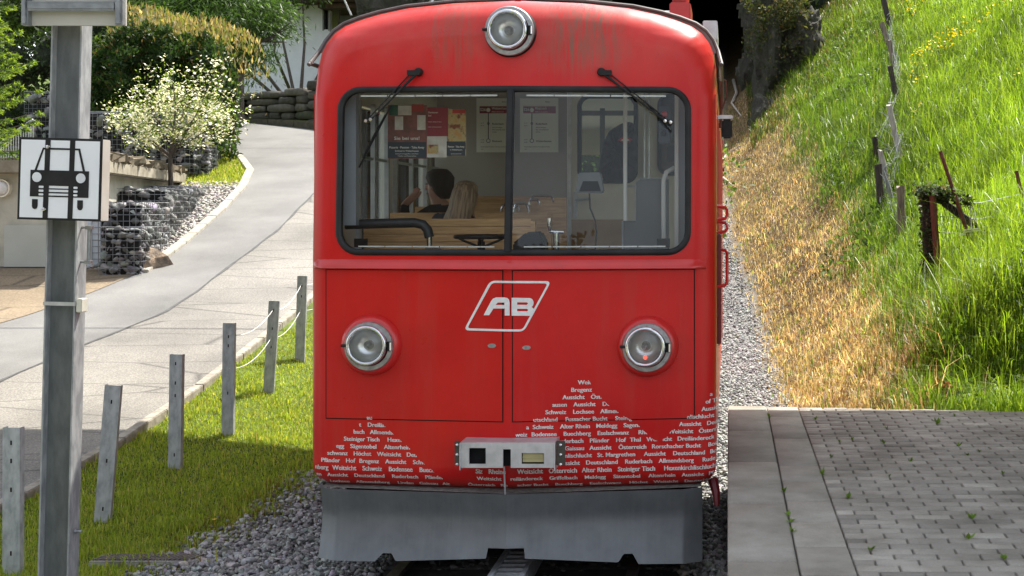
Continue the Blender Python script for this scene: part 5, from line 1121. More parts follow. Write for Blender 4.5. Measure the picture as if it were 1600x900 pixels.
# bollards along the road
BOL = [(905, 17, 668, 18, 'nearest galvanised steel bollard, cut by the left edge of the picture'), (818, 159, 602, 175, 'leaning galvanised steel bollard between the girder post and the grass shade line'), (733, 272, 554, 274, 'upright galvanised steel bollard third from the camera, its foot in shaded grass'),
       (682, 355, 505, 357, 'galvanised steel bollard fourth from the camera, standing at the edge of the sunlit grass'), (615, 419, 470, 428, 'slightly leaning steel bollard with a white rope, fifth from the camera'), (565, 468, 431, 472, 'farthest steel bollard, nearest the red railcar')]
BP = []
DS = [8.2, 9.4, 11.15, 12.5, 14.2, 15.8]
for i, (pyb, pxb, pyt, pxt, lab) in enumerate(BOL):
    d = DS[i]; gx = (pxb-1137)/2060*d; gz = Hs(gx, d); 
    # base where the sight line meets the verge
    dd = np.arange(7.5, 18, .02); k = np.nonzero(CAMZ-(pyb-330)/2060*dd <= H((pxb-1137)/2060*dd, dd))[0]; d = float(dd[k[0]]) if len(k) else d; gx = (pxb-1137)/2060*d; gz = Hs(gx, d)
    top = Vector(((pxt-1137)/2060*d, d, CAMZ-(pyt-330)/2060*d)); h = top.z-gz; BP.append((gx, d, gz, h, top))
    root = thing('bollard', (gx, d, gz), lab, 'bollard', 'galvanised bollards along the road'); w = .056
    mb = MB(); mb.box(-w, w, 0, .006, -.15, h); mb.box(w-.006, w, .006, .05, -.15, h); mb.box(-w, -w+.006, .006, .05, -.15, h)
    b = bare('channel', mb, M['zinc'], fix=True); b.parent = root; ROOT[b.name] = Vector((0, 0, 0))
    mh = MB()
    for q_ in [(.10, .22, .41, .83), (.12, .55, .9), (.08, .25, .36, .88), (.12, .2, .62), (.1, .3, .5), (.12, .24)][i]: mh.box(-.005, .005, -.002, .0, h*(1-q_)-.014, h*(1-q_)+.014)
    o = bare('slots', mh, M['matte'], fix=False); o.parent = root
    root.rotation_euler = (rnd.uniform(-.01, .01), math.atan2(top.x-gx, h), R((-3, 8, -4, 2, 10, 6)[i]))
    print('bollard', i, round(gx, 2), round(d, 2), round(gz, 2), 'h', round(h, 2))
mb = MB()
def sag(a, b, s, n=10): return [a+(b-a)*k/n+Vector((0, 0, -s*4*(k/n)*(1-k/n))) for k in range(n+1)]
tp = lambda i, f: Vector((BP[i][0]+(BP[i][4].x-BP[i][0])*f, BP[i][1]-.015, BP[i][2]+BP[i][3]*f))
nxt = Vector((-5.35, 18.2, 1.55)); nx2 = Vector((-5.35, 18.2, 1.2))
for f, g in ((.90, nxt), (.60, nx2)):
    mb.tube(sag(tp(3, f)+Vector((.02, 0, 0)), tp(4, f), .09), .0035, 5); mb.tube(sag(tp(4, f), tp(5, f), .09), .0035, 5); mb.tube(sag(tp(5, f), g, .10), .0035, 5)
tag(rooted('rope', mb, M['rope'], smooth=True), 'thin white rope strung between the far bollards', 'rope')
# drain grate at the verge
g = thing('drain_grate', (-4.1, 7.75, 0), 'weathered drain with slotted grate where verge and ballast meet', 'drain'); p0 = hit(140, 888, 7.0); p1 = hit(300, 893, 7.0)
mb = MB(); z = p0.z+.025; mb.box(p0.x, p0.x+.68, p0.y-.02, p0.y+.18, z-.12, z+.012); mb.box(p0.x, p0.x+.68, p0.y-.02, p0.y+.0, z+.012, z+.02); obj('drain_frame', mb, M['concrete'], g, bevel=.006)
mb = MB()
for k in range(20): mb.rbox((p0.x+.04+k*.032, p0.y+.09, z+.018), .018, .15, .012, Matrix.Rotation(-.35, 3, 'Z'))
obj('grate', mb, mat('weathered_grate', (.17,.14,.12), (.10,.085,.075), 20, .8, .2, .3, 60), g)
# ------------------------------------------------------------------ plants
def leaves(name, P, N, L, W, cols, wts, seed, parent=None, mat_=None, label=None, cat=None, kind=None, droop=0., jit=.18, tilt=.7):
    """pointed leaves at P growing along N (unit-ish); each is two folded triangles pairs"""
    r = np.random.RandomState(seed); n = len(P); N = N+r.normal(0, tilt, (n, 3)); N[:, 2] -= droop; N /= np.linalg.norm(N, axis=1)[:, None]+1e-9
    S_ = np.cross(N, r.normal(size=(n, 3))); S_ /= np.linalg.norm(S_, axis=1)[:, None]+1e-9; l = (L*np.exp(r.normal(0, .22, n)))[:, None]; w = (W*np.exp(r.normal(0, .18, n)))[:, None]; U = np.cross(N, S_)
    V = np.stack([P, P+N*l*.45+S_*w*.5+U*w*.12, P+N*l, P+N*l*.45-S_*w*.5+U*w*.12], 1); F = np.arange(n*4).reshape(n, 4); C = np.repeat(pal(r, n, cols, wts, jit), 4, 0)
    return nmesh(name, V.reshape(-1, 3), F, mat_ or M['leaf'], C, parent=parent)
def blobpts(n, blobs, seed, shell=.55):
    """points in a union of ellipsoids (cx,cy,cz,rx,ry,rz), biased to the shell, with outward normals"""
    r = np.random.RandomState(seed); b = np.array(blobs); wt = (b[:, 3]*b[:, 4]*b[:, 5])**.67; k = r.choice(len(b), n, p=wt/wt.sum()); d = r.normal(size=(n, 3)); d /= np.linalg.norm(d, axis=1)[:, None]; q = r.uniform(shell**3, 1, n)**(1/3)
    q = q*(1+.16*np.sin(d[:, 0]*7+k)*np.sin(d[:, 2]*6+k*2)*1.); P = b[k, :3]+d*b[k, 3:]*q[:, None]; return P, d
def branchy(trunk, tips, r0, r1, mb=None):
    mb = mb or MB(); mb.tube(trunk, list(np.linspace(r0, r1, len(trunk))), 8); top = Vector(trunk[-1])
    for t in tips:
        t = Vector(t); s = Vector(trunk[-1])+(Vector(trunk[-2])-Vector(trunk[-1]))*rnd.uniform(0, .6); m1 = s.lerp(t, .5)+Vector((rnd.uniform(-.1, .1), rnd.uniform(-.1, .1), rnd.uniform(-.05, .12)))*(t-s).length; mb.tube([s, m1, t], [r1*.6, r1*.35, r1*.12], 6)
        for k in range(3): e = m1.lerp(t, rnd.uniform(0, .9))+Vector((rnd.uniform(-1, 1), rnd.uniform(-1, 1), rnd.uniform(-.2, .8)))*(t-s).length*.28; mb.tube([m1.lerp(t, rnd.uniform(0, .5)), e], [r1*.2, r1*.06], 5)
    return mb
GRN = [(.045,.09,.015), (.065,.12,.02), (.03,.06,.012), (.09,.15,.025)]
# blossom tree
B0 = Vector(((268-1137)/2060*25.3, 25.3, 2.50))
bt = thing('blossom_tree', B0, 'small slender tree full of white blossom beside the curved kerb', 'tree')
X_ = lambda px, off=0: (px-1137)/2060*(B0.y+off); Z_ = lambda py, off=0: CAMZ-(py-330)/2060*(B0.y+off)
tips = [(X_(a), B0.y+rnd.uniform(-.6, .6), Z_(b)) for a, b in ((175, 165), (205, 195), (225, 140), (250, 130), (280, 120), (305, 140), (335, 110), (350, 150), (362, 175), (330, 205), (240, 210), (200, 215), (300, 215))]
obj('trunk', branchy([B0-Vector((0, 0, .1)), (X_(266), B0.y, Z_(262)), (X_(267), B0.y, Z_(232))], tips, .055, .035), M['bark'], bt, smooth=True)
r = np.random.RandomState(31); P = []; N = []
for t in tips:
    s = Vector((X_(267), B0.y, Z_(228))); t = Vector(t)
    for j in range(48):
        f = r.uniform(.25, 1.08)**.8; c = s.lerp(t, f)+Vector((0, 0, .10*math.sin(f*3.1)))+Vector(r.normal(0, .105*(.6+f), 3)); P.append(c[:]); N.append(((t-s).normalized()+Vector((0, 0, .4)))[:])
for j in range(150):
    u = r.uniform(-1, 1); c = (X_(268+u*88), B0.y+r.normal(0, .35), Z_(188-38*math.sqrt(1-u*u)*r.uniform(-.7, 1.1))); P.append(c); N.append((0, 0, 1))
P = np.array(P); N = np.array(N)
P3 = np.repeat(P, 5, 0)+r.normal(0, .06, (len(P)*5, 3)); leaves('foliage', P3, np.repeat(N, 5, 0), .052, .026, [(.16,.24,.04), (.24,.32,.07), (.10,.16,.03)], [4, 3, 2], 32, bt)
kk = np.arange(len(P)); Q = np.repeat(P[kk], 4, 0)+r.normal(0, .045, (len(kk)*4, 3))
blossoms('blossom', Q[:, 0], Q[:, 1], Q[:, 2], .021, [(.85,.83,.76), (.80,.76,.68), (.88,.87,.84)], 33, None, None, parent=bt)

# cherry laurel hedge
hd_ = 29.0; HX = lambda px, d_=hd_: (px-1137)/2060*d_; HZ = lambda py, d_=hd_: CAMZ-(py-330)/2060*d_
lh = thing('laurel_hedge', (HX(255), 30, 3.2), 'tall dense laurel hedge with copper-tipped top behind the blossom tree', 'hedge')
r = np.random.RandomState(40); n = 15000; px = r.uniform(143, 372, n); top = np.interp(px, [143, 165, 185, 205, 240, 300, 340, 362, 372], [95, 50, 22, 12, 25, 35, 42, 62, 120])+6*np.sin(px*.21)+5*np.sin(px*.07); bot = np.interp(px, [143, 330, 345, 372], [180, 195, 245, 250])
f = r.uniform(0, 1, n)**1.25; py = top+(bot-top)*f; dd = hd_+r.choice([0, 1], n, p=[.7, .3])*r.uniform(0, 2.6, n)+.35*np.sin(px*.09)+.25*np.sin(py*.13)+r.uniform(-.15, .3, n)+.8*np.clip(1-(372-px)/40, 0, 1)**2; P = np.stack([(px-1137)/2060*dd, dd, CAMZ-(py-330)/2060*dd], 1)
low = f > .13; Nn = np.tile(np.array([[.1, -.8, .35]]), (n, 1)); o1 = leaves('foliage', P[low], Nn[low], .15, .055, [(.022,.05,.016), (.035,.075,.02), (.05,.085,.02), (.10,.075,.03)], [5, 4, 2, .8], 41, lh, tilt=.55)
n2 = 1800; px = r.uniform(165, 370, n2); tp_ = np.interp(px, [143, 165, 185, 205, 240, 300, 340, 362, 372], [95, 50, 22, 12, 25, 35, 42, 62, 120])+6*np.sin(px*.21)+5*np.sin(px*.07); py = tp_+r.exponential(17, n2)-4; P = np.stack([(px-1137)/2060*hd_, hd_+r.uniform(-.3, 2.2, n2), CAMZ-(py-330)/2060*hd_], 1)
leaves('copper_shoots', P, np.tile(np.array([[0, -.1, 1.]]), (n2, 1)), .14, .042, [(.33,.24,.11), (.27,.22,.08), (.17,.20,.05), (.42,.34,.19)], [3, 3, 4, 2], 42, lh, tilt=.35)
mb = MB()
for px in range(160, 370, 14): mb.tube([(HX(px)*1.03, 30+rnd.uniform(-.4, .6), 2.8), (HX(px+rnd.uniform(-8, 8))*1.03, 30.2, HZ(np.interp(px, [160, 370], [60, 110])))], [.04, .015], 6)
obj('stems', mb, M['bark'], lh)
H3 = lambda px, py: ((px-1137)/2060*30.4, CAMZ-(py-330)/2060*30.4)
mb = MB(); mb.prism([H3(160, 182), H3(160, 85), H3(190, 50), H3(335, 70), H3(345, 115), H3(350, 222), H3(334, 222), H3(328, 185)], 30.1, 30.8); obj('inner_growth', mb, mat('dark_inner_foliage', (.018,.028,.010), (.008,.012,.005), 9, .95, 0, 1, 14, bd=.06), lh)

# willow-leaved tree with drooping narrow leaves
wd = 35.; WX = lambda px: (px-1137)/2060*wd; WZ = lambda py: CAMZ-(py-330)/2060*wd
base = (WX(372), wd, Hs(WX(372), wd))
wt_ = thing('willow', base, 'drooping narrow-leaved green tree in front of the white house', 'tree')
wt_tips = [(WX(a), wd+rnd.uniform(-1, 1), WZ(b)) for a, b in ((300, 10), (330, -40), (370, -60), (410, -30), (440, 10), (455, 35), (430, 60), (400, 90), (345, 30), (385, 20))]
obj('trunk', branchy([Vector(base)-Vector((0, 0, .3)), (WX(374), wd, WZ(120)), (WX(378), wd, WZ(70))], wt_tips, .16, .10), M['bark'], wt_, smooth=True)
r = np.random.RandomState(50); P = []; N = []
cl = [(a-14, b-8, rr*.95) for a, b, rr in [(300, 10, 30), (330, -10, 34), (365, -20, 40), (400, 0, 30), (430, 15, 20), (440, 45, 12), (415, 45, 22), (398, 80, 17), (382, 110, 13), (380, 60, 34), (345, 40, 32), (355, 95, 22), (320, 30, 24), (410, 98, 8), (442, 20, 12), (378, 128, 8)]]
for j in range(11500):
    a, b, rr = cl[r.choice(len(cl), p=np.array([c[2]**1.7 for c in cl])/sum(c[2]**1.7 for c in cl))]; th = r.uniform(0, 6.28); q_ = math.sqrt(r.uniform(0, 1)); x_ = a+rr*q_*math.cos(th); y_ = b+rr*q_*math.sin(th)*.9
    P.append((WX(x_), wd+r.normal(0, 1.0), WZ(y_))); N.append(((x_-378)/80, -.2, -.35))
leaves('foliage', np.repeat(np.array(P), 2, 0)+r.normal(0, .12, (len(P)*2, 3)), np.repeat(np.array(N), 2, 0), .17, .032, [(.045,.095,.018), (.07,.14,.025), (.03,.06,.014), (.10,.18,.04)], [4, 4, 3, 1.5], 51, wt_, tilt=.45, droop=.25)

# evergreens and shrubs that close off the left background
def bush(name, blobs, n, L, W, cols, wts, seed, label, cat, base, m_core=True, tilt=.7, droop=0.):
    t = thing(name, base, label, cat); P, N = blobpts(n, blobs, seed); leaves('foliage', P, N, L, W, cols, wts, seed+1, t, tilt=tilt, droop=droop)
    mb = MB()
    for b in blobs[:6]: mb.tube([(base[0]+rnd.uniform(-.1, .1), base[1], base[2]-.2), ((base[0]+b[0])/2, b[1], (base[2]+b[2])/2), (b[0], b[1], b[2]+b[5]*.3)], [.07, .04, .015], 6)
    obj('stems', mb, M['bark'], t)
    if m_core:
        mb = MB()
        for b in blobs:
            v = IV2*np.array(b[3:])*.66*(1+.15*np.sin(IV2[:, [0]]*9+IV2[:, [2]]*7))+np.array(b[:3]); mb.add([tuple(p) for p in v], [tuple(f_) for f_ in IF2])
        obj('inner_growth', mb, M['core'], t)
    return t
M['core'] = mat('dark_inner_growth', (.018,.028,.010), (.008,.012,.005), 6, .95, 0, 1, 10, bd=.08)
def BL(px, py, rp, d_, ry=None): s = d_/2060; return ((px-1137)*s, d_, CAMZ-(py-330)*s, rp*s, (ry or rp*s), rp*s)
bush('shrub', [BL(20, 110, 55, 33), BL(90, 90, 50, 33), BL(140, 110, 45, 33.5), BL(60, 190, 55, 32.5), BL(0, 200, 55, 32), BL(120, 175, 40, 32.5), BL(-50, 130, 70, 34), BL(10, 40, 62, 36), BL(-40, 0, 70, 36), BL(70, 20, 50, 36)], 13000, .13, .06, [(.03,.055,.012), (.045,.08,.016), (.02,.035,.01), (.09,.14,.02)], [4, 4, 4, 1], 60, 'dark shaded evergreen shrub left behind the girder post', 'shrub', (-15.5, 33, 3.5))
bush('shrub', [BL(150, 45, 34, 32), BL(180, 15, 30, 33), BL(145, 5, 35, 33), BL(100, 0, 45, 34), BL(50, 10, 45, 35), BL(150, 85, 26, 31.5)], 7000, .13, .06, [(.07,.12,.02), (.10,.17,.03), (.04,.07,.014)], [4, 3, 3], 62, 'yellow-green shrub between the girder post and the laurel hedge', 'shrub', (-15, 32.5, 3.6))
bush('shrub', [BL(215, -40, 50, 42), BL(290, -60, 60, 42), BL(400, -60, 60, 44), BL(470, -40, 55, 44), BL(540, -50, 46, 46), BL(440, 0, 26, 40), BL(620, -45, 40, 48)], 6000, .16, .08, [(.05,.09,.018), (.08,.13,.025), (.03,.05,.012)], [4, 4, 3], 64, 'leafy tree top above the white house', 'tree', (-14, 43, 5.5))
# spruce at the left edge
sp = thing('spruce', ((-95-1137)/2060*22, 22, Hs(-13, 22)), 'young spruce with bright drooping tips at the left edge', 'tree'); spx = (-95-1137)/2060*22; r = np.random.RandomState(70); mb = MB(); mb.tube([(spx, 22, 1.), (spx, 22, 8.5)], [.12, .02], 8); NP = []; NN = []; CC = []
for j in range(210):
    z = 2.7+5.0*(j/210); L = 1.95*(1-(z-2.6)/6.3)+r.uniform(-.25, .2); a = j*2.4+r.normal(0, .2); dv = np.array([math.cos(a), math.sin(a), 0]); pts = [np.array([spx, 22, z])+dv*L*t+np.array([0, 0, -.10*L*math.sin(t*3)+.10*t*t]) for t in (0, .35, .7, 1.)]
    mb.tube([tuple(p) for p in pts], [.022, .015, .01, .004], 5)
    for q_ in range(26):
        t = r.uniform(.15, 1.02); c = pts[0]+dv*L*t+np.array([0, 0, -.10*L*math.sin(t*3)+.10*t*t]); sd = np.array([-dv[1], dv[0], 0])*r.choice([-1, 1]); tl = .34*(1.1-t*.7)
        for u in np.linspace(0, 1, 12):
            for _ in range(2): NP.append(c+(sd*.8+dv*.5)*tl*u+np.array([0, 0, -.10*u*tl])); NN.append(sd*.5+dv*.7+r.normal(0, .5, 3)); CC.append(u*.5+t*.5)
CC = np.array(CC); NP = np.array(NP); NN = np.array(NN); tipm = CC > .72
obj('trunk', mb, M['bark'], sp, smooth=True); leaves('needles', NP[~tipm], NN[~tipm], .065, .016, [(.045,.09,.018), (.07,.13,.02)], [1, 1], 71, sp, tilt=.25); leaves('young_needles', NP[tipm], NN[tipm], .065, .018, [(.20,.30,.03), (.28,.38,.05), (.12,.20,.025)], [3, 2, 2], 72, sp, tilt=.25)

# ------------------------------------------------------------------ left buildings and walls
gb = thing('garage_building', (-14, 20.6, 1.1), 'low cream garage building with flat slab roof behind the girder post', 'building')
gx = (156-1137)/2060*20.6
mb = MB(); mb.add([(-26, 20.6, .6), (gx, 20.6, .6), (-12.4, 31, .6), (-26, 31, .6), (-26, 20.6, 2.82), (gx, 20.6, 2.82), (-12.4, 31, 2.82), (-26, 31, 2.82)], [(0,3,2,1),(4,5,6,7),(0,1,5,4),(1,2,6,5),(2,3,7,6),(3,0,4,7)]); obj('wall', mb, M['wall_c'], gb)
mb = MB(); mb.add([(-26, 20.35, 2.822), (gx+.25, 20.35, 2.822), (-12.15, 31, 2.822), (-26, 31, 2.822), (-26, 20.35, 3.03), (gx+.25, 20.35, 3.03), (-12.15, 31, 3.03), (-26, 31, 3.03)], [(0,3,2,1),(4,5,6,7),(0,1,5,4),(1,2,6,5),(2,3,7,6),(3,0,4,7)]); obj('roof_slab', mb, mat('slab_concrete', (.32,.29,.22), (.20,.17,.12), 4, .9, 0, .3, 40), gb, bevel=.02)
mb = MB(); 
for k in range(60): t = k/60; mb.rbox((gx+.1+(-12.3-gx-.1)*t+rnd.uniform(-.05, .05), 20.55+10.3*t, 3.08+rnd.uniform(0, .03)), .26, .2, .12, Matrix.Rotation(rnd.uniform(0, 3), 3, 'Z'), .04)
obj('roof_edge_stones', mb, mat('mossy_edge_stones', (.20,.16,.11), (.10,.085,.05), 6, .95, 0, .6, 30), gb)
a, b = (5-1137)/2060*20.5, (74-1137)/2060*20.5; obj('wall_panel', MB().box(a, b, 20.52, 20.6, CAMZ-(417-330)/2060*20.5, CAMZ-(352-330)/2060*20.5), mat('grey_green_panel', (.46,.47,.42), (.42,.43,.38), 2, .7), gb)
mb = MB(); c = ((0-1137)/2060*20.5, 20.55, CAMZ-(294-330)/2060*20.5); mb.lathe([(0, -.07), (.075, -.06), (.115, -.02), (.12, .05)], c, n=28); l_ = obj('wall_lamp', mb, M['white'], gb, smooth=60); mb = MB(); mb.lathe([(.118, -.03), (.14, -.03), (.14, .05), (.118, .05)], c, n=28); obj('lamp_ring', mb, M['cream'], l_)
obj('white_door', MB().box((134-1137)/2060*20.5, (155-1137)/2060*20.5, 20.54, 20.6, 1.15, CAMZ-(345-330)/2060*20.5), mat('pale_blue_white', (.55,.60,.66), None, 4, .6), gb)
# gabions: wire cages filled with rubble
M['gab'] = attrmat('gabion_rubble', .9, .6, 40, .01, nsc=15); M['wire'] = mat('galvanised_wire', (.32,.33,.34), (.2,.21,.22), 10, .4, .7)
def gabion(c, ax, L, W, Hh, label, seed, base=(.20,.20,.195), n=None, rs=.085, mesh=.10, wr=.003):
    """c = corner on the ground, ax = unit direction of the length"""
    ax = Vector(ax).normalized(); ay = Vector((-ax.y, ax.x, 0)); c = Vector(c); t = thing('gabion', c, label, 'gabion', 'gabions of the left retaining walls'); r = np.random.RandomState(seed); n = n or int(2.2*(L*Hh*2+W*Hh*2+L*W)/(rs*rs*3.1)); P = []
    for _ in range(n):
        u, v, w = r.uniform(0, 1, 3); s = r.choice(5, p=[.3, .3, .14, .14, .12])
        if s == 0: v = r.uniform(0, .12)
        elif s == 1: v = 1-r.uniform(0, .12)
        elif s == 2: u = r.uniform(0, .08)
        elif s == 3: u = 1-r.uniform(0, .08)
        else: w = 1-r.uniform(0, .08)
        m = rs*.8; P.append(tuple(c+ax*(m+u*(L-2*m))+ay*(m+v*(W-2*m))+Vector((0, 0, m+w*(Hh-2*m)))))
    stones('rubble', np.array(P), rs, base, .6, M['gab'], .8, seed, mesh=(IV2, IF2), parent=t)
    mb = MB(); mb.rbox(c+ax*L/2+ay*W/2+Vector((0, 0, Hh/2)), L-.1, W-.1, Hh-.1, Matrix(((ax.x, ay.x, 0), (ax.y, ay.y, 0), (0, 0, 1)))); obj('fill', mb, M['matte'], t)
    mb = MB(); g = lambda u, v, w: c+ax*u+ay*v+Vector((0, 0, w)); nL, nW, nH = max(2, round(L/mesh)), max(2, round(W/mesh)), max(2, round(Hh/mesh))
    for k in range(nL+1):
        u = L*k/nL; mb.tube([g(u, 0, 0), g(u, 0, Hh), g(u, W, Hh), g(u, W, 0)], wr, 4, caps=False)
    for k in range(nW+1): v = W*k/nW; mb.tube([g(0, v, 0), g(0, v, Hh), g(L, v, Hh), g(L, v, 0)], wr, 4, caps=False)
    for k in range(nH+1): w = Hh*k/nH; mb.tube([g(0, 0, w), g(L, 0, w), g(L, W, w), g(0, W, w), g(0, 0, w)], wr, 4, caps=False)
    obj('wire_cage', mb, M['wire'], t); return t
A = W3(157, 436, 20.1); zt_ = 2.62
gabion((A.x+.02, 20.0, .95), (.98, .1, 0), .62, .9, 1.05, 'dark lower gabion against the pale door of the garage', 81, rs=.07)
gabion((-9.15, 20.6, 1.1), (-.10, .995, 0), 1.3, .75, 1.28, 'gabion with bright wire cage nearest the gravel bank', 82, (.25,.25,.24), rs=.075, wr=.0055)
gabion((-9.35, 22.0, 1.4), (-.22, .975, 0), 2.2, .8, 1.22, 'gabion at the middle of the gravel bank wall', 83, rs=.075)
gabion((-9.85, 24.2, 1.9), (-.26, .965, 0), 2.3, .8, .80, 'farthest low gabion of the gravel bank wall, sinking into the grass', 84, rs=.075)
gabion((-10.1, 20.9, 1.5), (-.05, .998, 0), 2.6, .85, 1.1, 'tall dark gabion directly beside the garage wall', 85, rs=.08)
u0 = W3(95, 262, 27.5); gabion((u0.x, 27.4, 3.04), (1, .08, 0), 2.75, .9, 1.28, 'long dark gabion on the garage roof under the laurel hedge', 86, rs=.08)
gabion(((290-1137)/2060*28.2, 28.0, 2.95), (1, .1, 0), .55, .8, .72, 'small pale gabion at the end of the garage roof', 87, (.22,.22,.22), rs=.06)
gabion(((45-1137)/2060*31, 30.8, 3.04), (1, .0, 0), 2.3, .8, 2.0, 'highest gabion half hidden by the girder post', 88, rs=.09)
# stair handrail at far left
mb = MB(); mb.tube([W3(-6, 227, 25), W3(52, 187, 25)], .028, 8)
for t in np.linspace(0, 1, 16): p = W3(-6, 227, 25).lerp(W3(52, 187, 25), t); mb.tube([p, p-Vector((0, 0, .9))], .009, 5)
tag(rooted('handrail', mb, mat('grey_handrail', (.42,.44,.44), None, 6, .5, .3), smooth=True), 'sloping grey stair handrail on the garage roof at the left edge', 'handrail')
# rock at the foot of the gabions
mb = MB(); v = IV2*np.array([.34, .3, .30])*(1+.25*np.sin(IV2[:, [0]]*6+IV2[:, [1]]*5)*np.cos(IV2[:, [2]]*5)); h_ = hit(225, 425, 15); mb.add([tuple(p+np.array([h_.x-.1, h_.y+.3, h_.z+.08])) for p in v], [tuple(f) for f in IF2]); tag(rooted('boulder', mb, mat('tan_rock', (.30,.22,.15), (.12,.10,.08), 7, .9, 0, .9, 12, bd=.04), smooth=25), 'brown boulder at the foot of the caged stones', 'rock')
# dry stone wall
r = np.random.RandomState(90); dsw = thing('dry_stone_wall', (-12, 37, 4.4), 'mossy dry stone wall of big blocks below the white house', 'wall'); V = []; F = []; C = []
path = [(-17.0, 38.6), (-13.2, 38.0), (-10.5, 36.6), (-6.5, 35.2), (-1.0, 34.8)]; px_ = np.array([p[0] for p in path]); py_ = np.array([p[1] for p in path])
tpz = lambda x: CAMZ-(np.interp((x/np.interp(x, px_, py_))*2060+1137, [360, 385, 440, 470, 500, 560, 1000], [152, 146, 142, 138, 126, 128, 128])-330)/2060*np.interp(x, px_, py_)
for row in range(5):
    x = -17.0+r.uniform(0, .3)
    while x < -1.2:
        w = r.uniform(.35, 1.15); y = float(np.interp(x+w/2, px_, py_)); zb_ = Hs(x, y)-.25; ht = (tpz(x+w/2)-zb_)/5; hh = ht*r.uniform(.92, 1.04); cz = zb_+row*ht+ht/2; v = IV2*1.0; v = np.sign(v)*np.abs(v)**.42*.5; v = v*np.array([w*.97, .5, hh*1.02])+r.normal(0, .012, v.shape); sl_ = math.atan2(float(np.interp(x+w, px_, py_))-float(np.interp(x, px_, py_)), w); ca, sa = math.cos(sl_), math.sin(sl_)
        v = np.stack([v[:, 0]*ca-v[:, 1]*sa, v[:, 0]*sa+v[:, 1]*ca, v[:, 2]], 1)+np.array([x+w/2, y+r.uniform(-.06, .06), cz]); F.append(IF2+sum(len(q_) for q_ in V)); V.append(v); c_ = np.array([(.12,.11,.09), (.16,.145,.12), (.09,.085,.07), (.10,.105,.06)][r.choice(4)])*r.uniform(.8, 1.2); C.append(np.tile(c_, (len(v), 1))); x += w
o = nmesh('blocks', np.concatenate(V), np.concatenate(F), M['blockstone'], np.concatenate(C), parent=dsw)
mb = MB(); mb.add([(p[0], p[1]+.25, 3.5) for p in path]+[(p[0], p[1]+.25, tpz(p[0])-.15) for p in path], [(i, i+1, i+6, i+5) for i in range(4)]); obj('core', mb, M['matte'], dsw, fix=False)
# white house
hs_ = thing('white_house', (-12, 46, 6), 'large white house with narrow dark window and brown eaves above the stone wall', 'house'); HD = 46.; hx2 = lambda px: (px-1137)/2060*HD; hz2 = lambda py: CAMZ-(py-330)/2060*HD
xs4 = hx2(515); mb = holed(hx2(120), xs4, 5.0, 13.5, [(hx2(506), hx2(513), hz2(46), hz2(16))], HD, HD+.3); hw = obj('wall', mb, M['wall_w'], hs_)
mb = MB(); mb.box(hx2(506), hx2(513), HD+.15, HD+.17, hz2(46), hz2(16)); wn_ = obj('window', mb, M['matte'], hw)
mb = MB(); mb.box(hx2(504), hx2(506), HD-.03, HD+.1, hz2(48), hz2(16)); mb.box(hx2(513), hx2(514.5), HD-.03, HD+.1, hz2(48), hz2(16)); obj('frame', mb, M['concrete'], wn_)
mb = MB(); mb.box(xs4, hx2(760), HD+1.2, HD+1.5, 5.0, 13.5); obj('recessed_wall', mb, mat('shade_grey_render', (.33,.33,.32), (.28,.28,.27), 3, .85), hs_)  # grey stands for white wall in shade under the overhang
mb = MB(); mb.box(hx2(110), hx2(765), HD-1.1, HD+8, hz2(8), hz2(8)+.25); mb.box(hx2(505), hx2(765), HD-.6, HD+1.2, hz2(16), hz2(9)); obj('eaves', mb, mat('brown_eaves_wood', (.12,.07,.045), (.07,.04,.028), 8, .8), hs_)
mb = MB(); mb.box(hx2(110), hx2(765), HD+1, HD+1.1, hz2(-5), hz2(-60)); obj('balcony', mb, M['greywood'], hs_)
mb = MB(); mb.tube([W3(536, -5, 44), W3(549, 24, 44)], .03, 6); tag(rooted('drainpipe', mb, M['rope']), 'thin pale pipe above the railcar roof in front of the house', 'pipe')

# ------------------------------------------------------------------ right side: cutting, tunnel, rock
TY = 43.; tz = float(ftrack(TY)); tn = thing('tunnel', (-1.3, TY, tz), 'dark tunnel mouth in the rock at the end of the track', 'tunnel')
rg = MB(); r = np.random.RandomState(95)
nxg, nzg = 190, 150; X0, X1, Z0, Z1 = -12, 2.3, tz-2.6, tz+12
hole = [(-3.6, tz-.4), (-3.6, tz+4), (-2.6, tz+5.6), (-1.2, tz+6), (0, tz+5.4), (.42, tz+4), (.40, tz-.4)]
def inpoly(x, z, P):
    c = False
    for i in range(len(P)):
        a, b = P[i], P[i-1]
        if (a[1] > z) != (b[1] > z) and x < (b[0]-a[0])*(z-a[1])/(b[1]-a[1])+a[0]: c = not c
    return c
for j in range(nzg+1):
    for i in range(nxg+1):
        x = X0+(X1-X0)*i/nxg; z = Z0+(Z1-Z0)*j/nzg; nn = mnoise.fractal(Vector((x*.5, z*.35, 3.)), 1., 2., 5); n3 = mnoise.fractal(Vector((x*1.7, z*.8, 9.)), 1., 2., 6)
        yb = TY+.8*nn+.35*n3-max(0, x-.4)*.9+max(0, z-tz-4)*.25
        rg.v.append((x+.12*n3, yb, z))
for j in range(nzg):
    for i in range(nxg):
        a = j*(nxg+1)+i; x = X0+(X1-X0)*(i+.5)/nxg; z = Z0+(Z1-Z0)*(j+.5)/nzg
        if not inpoly(x+.12*math.sin(z*3), z, hole): rg.f.append((a, a+1, a+nxg+2, a+nxg+1)); rg.mi.append(0)
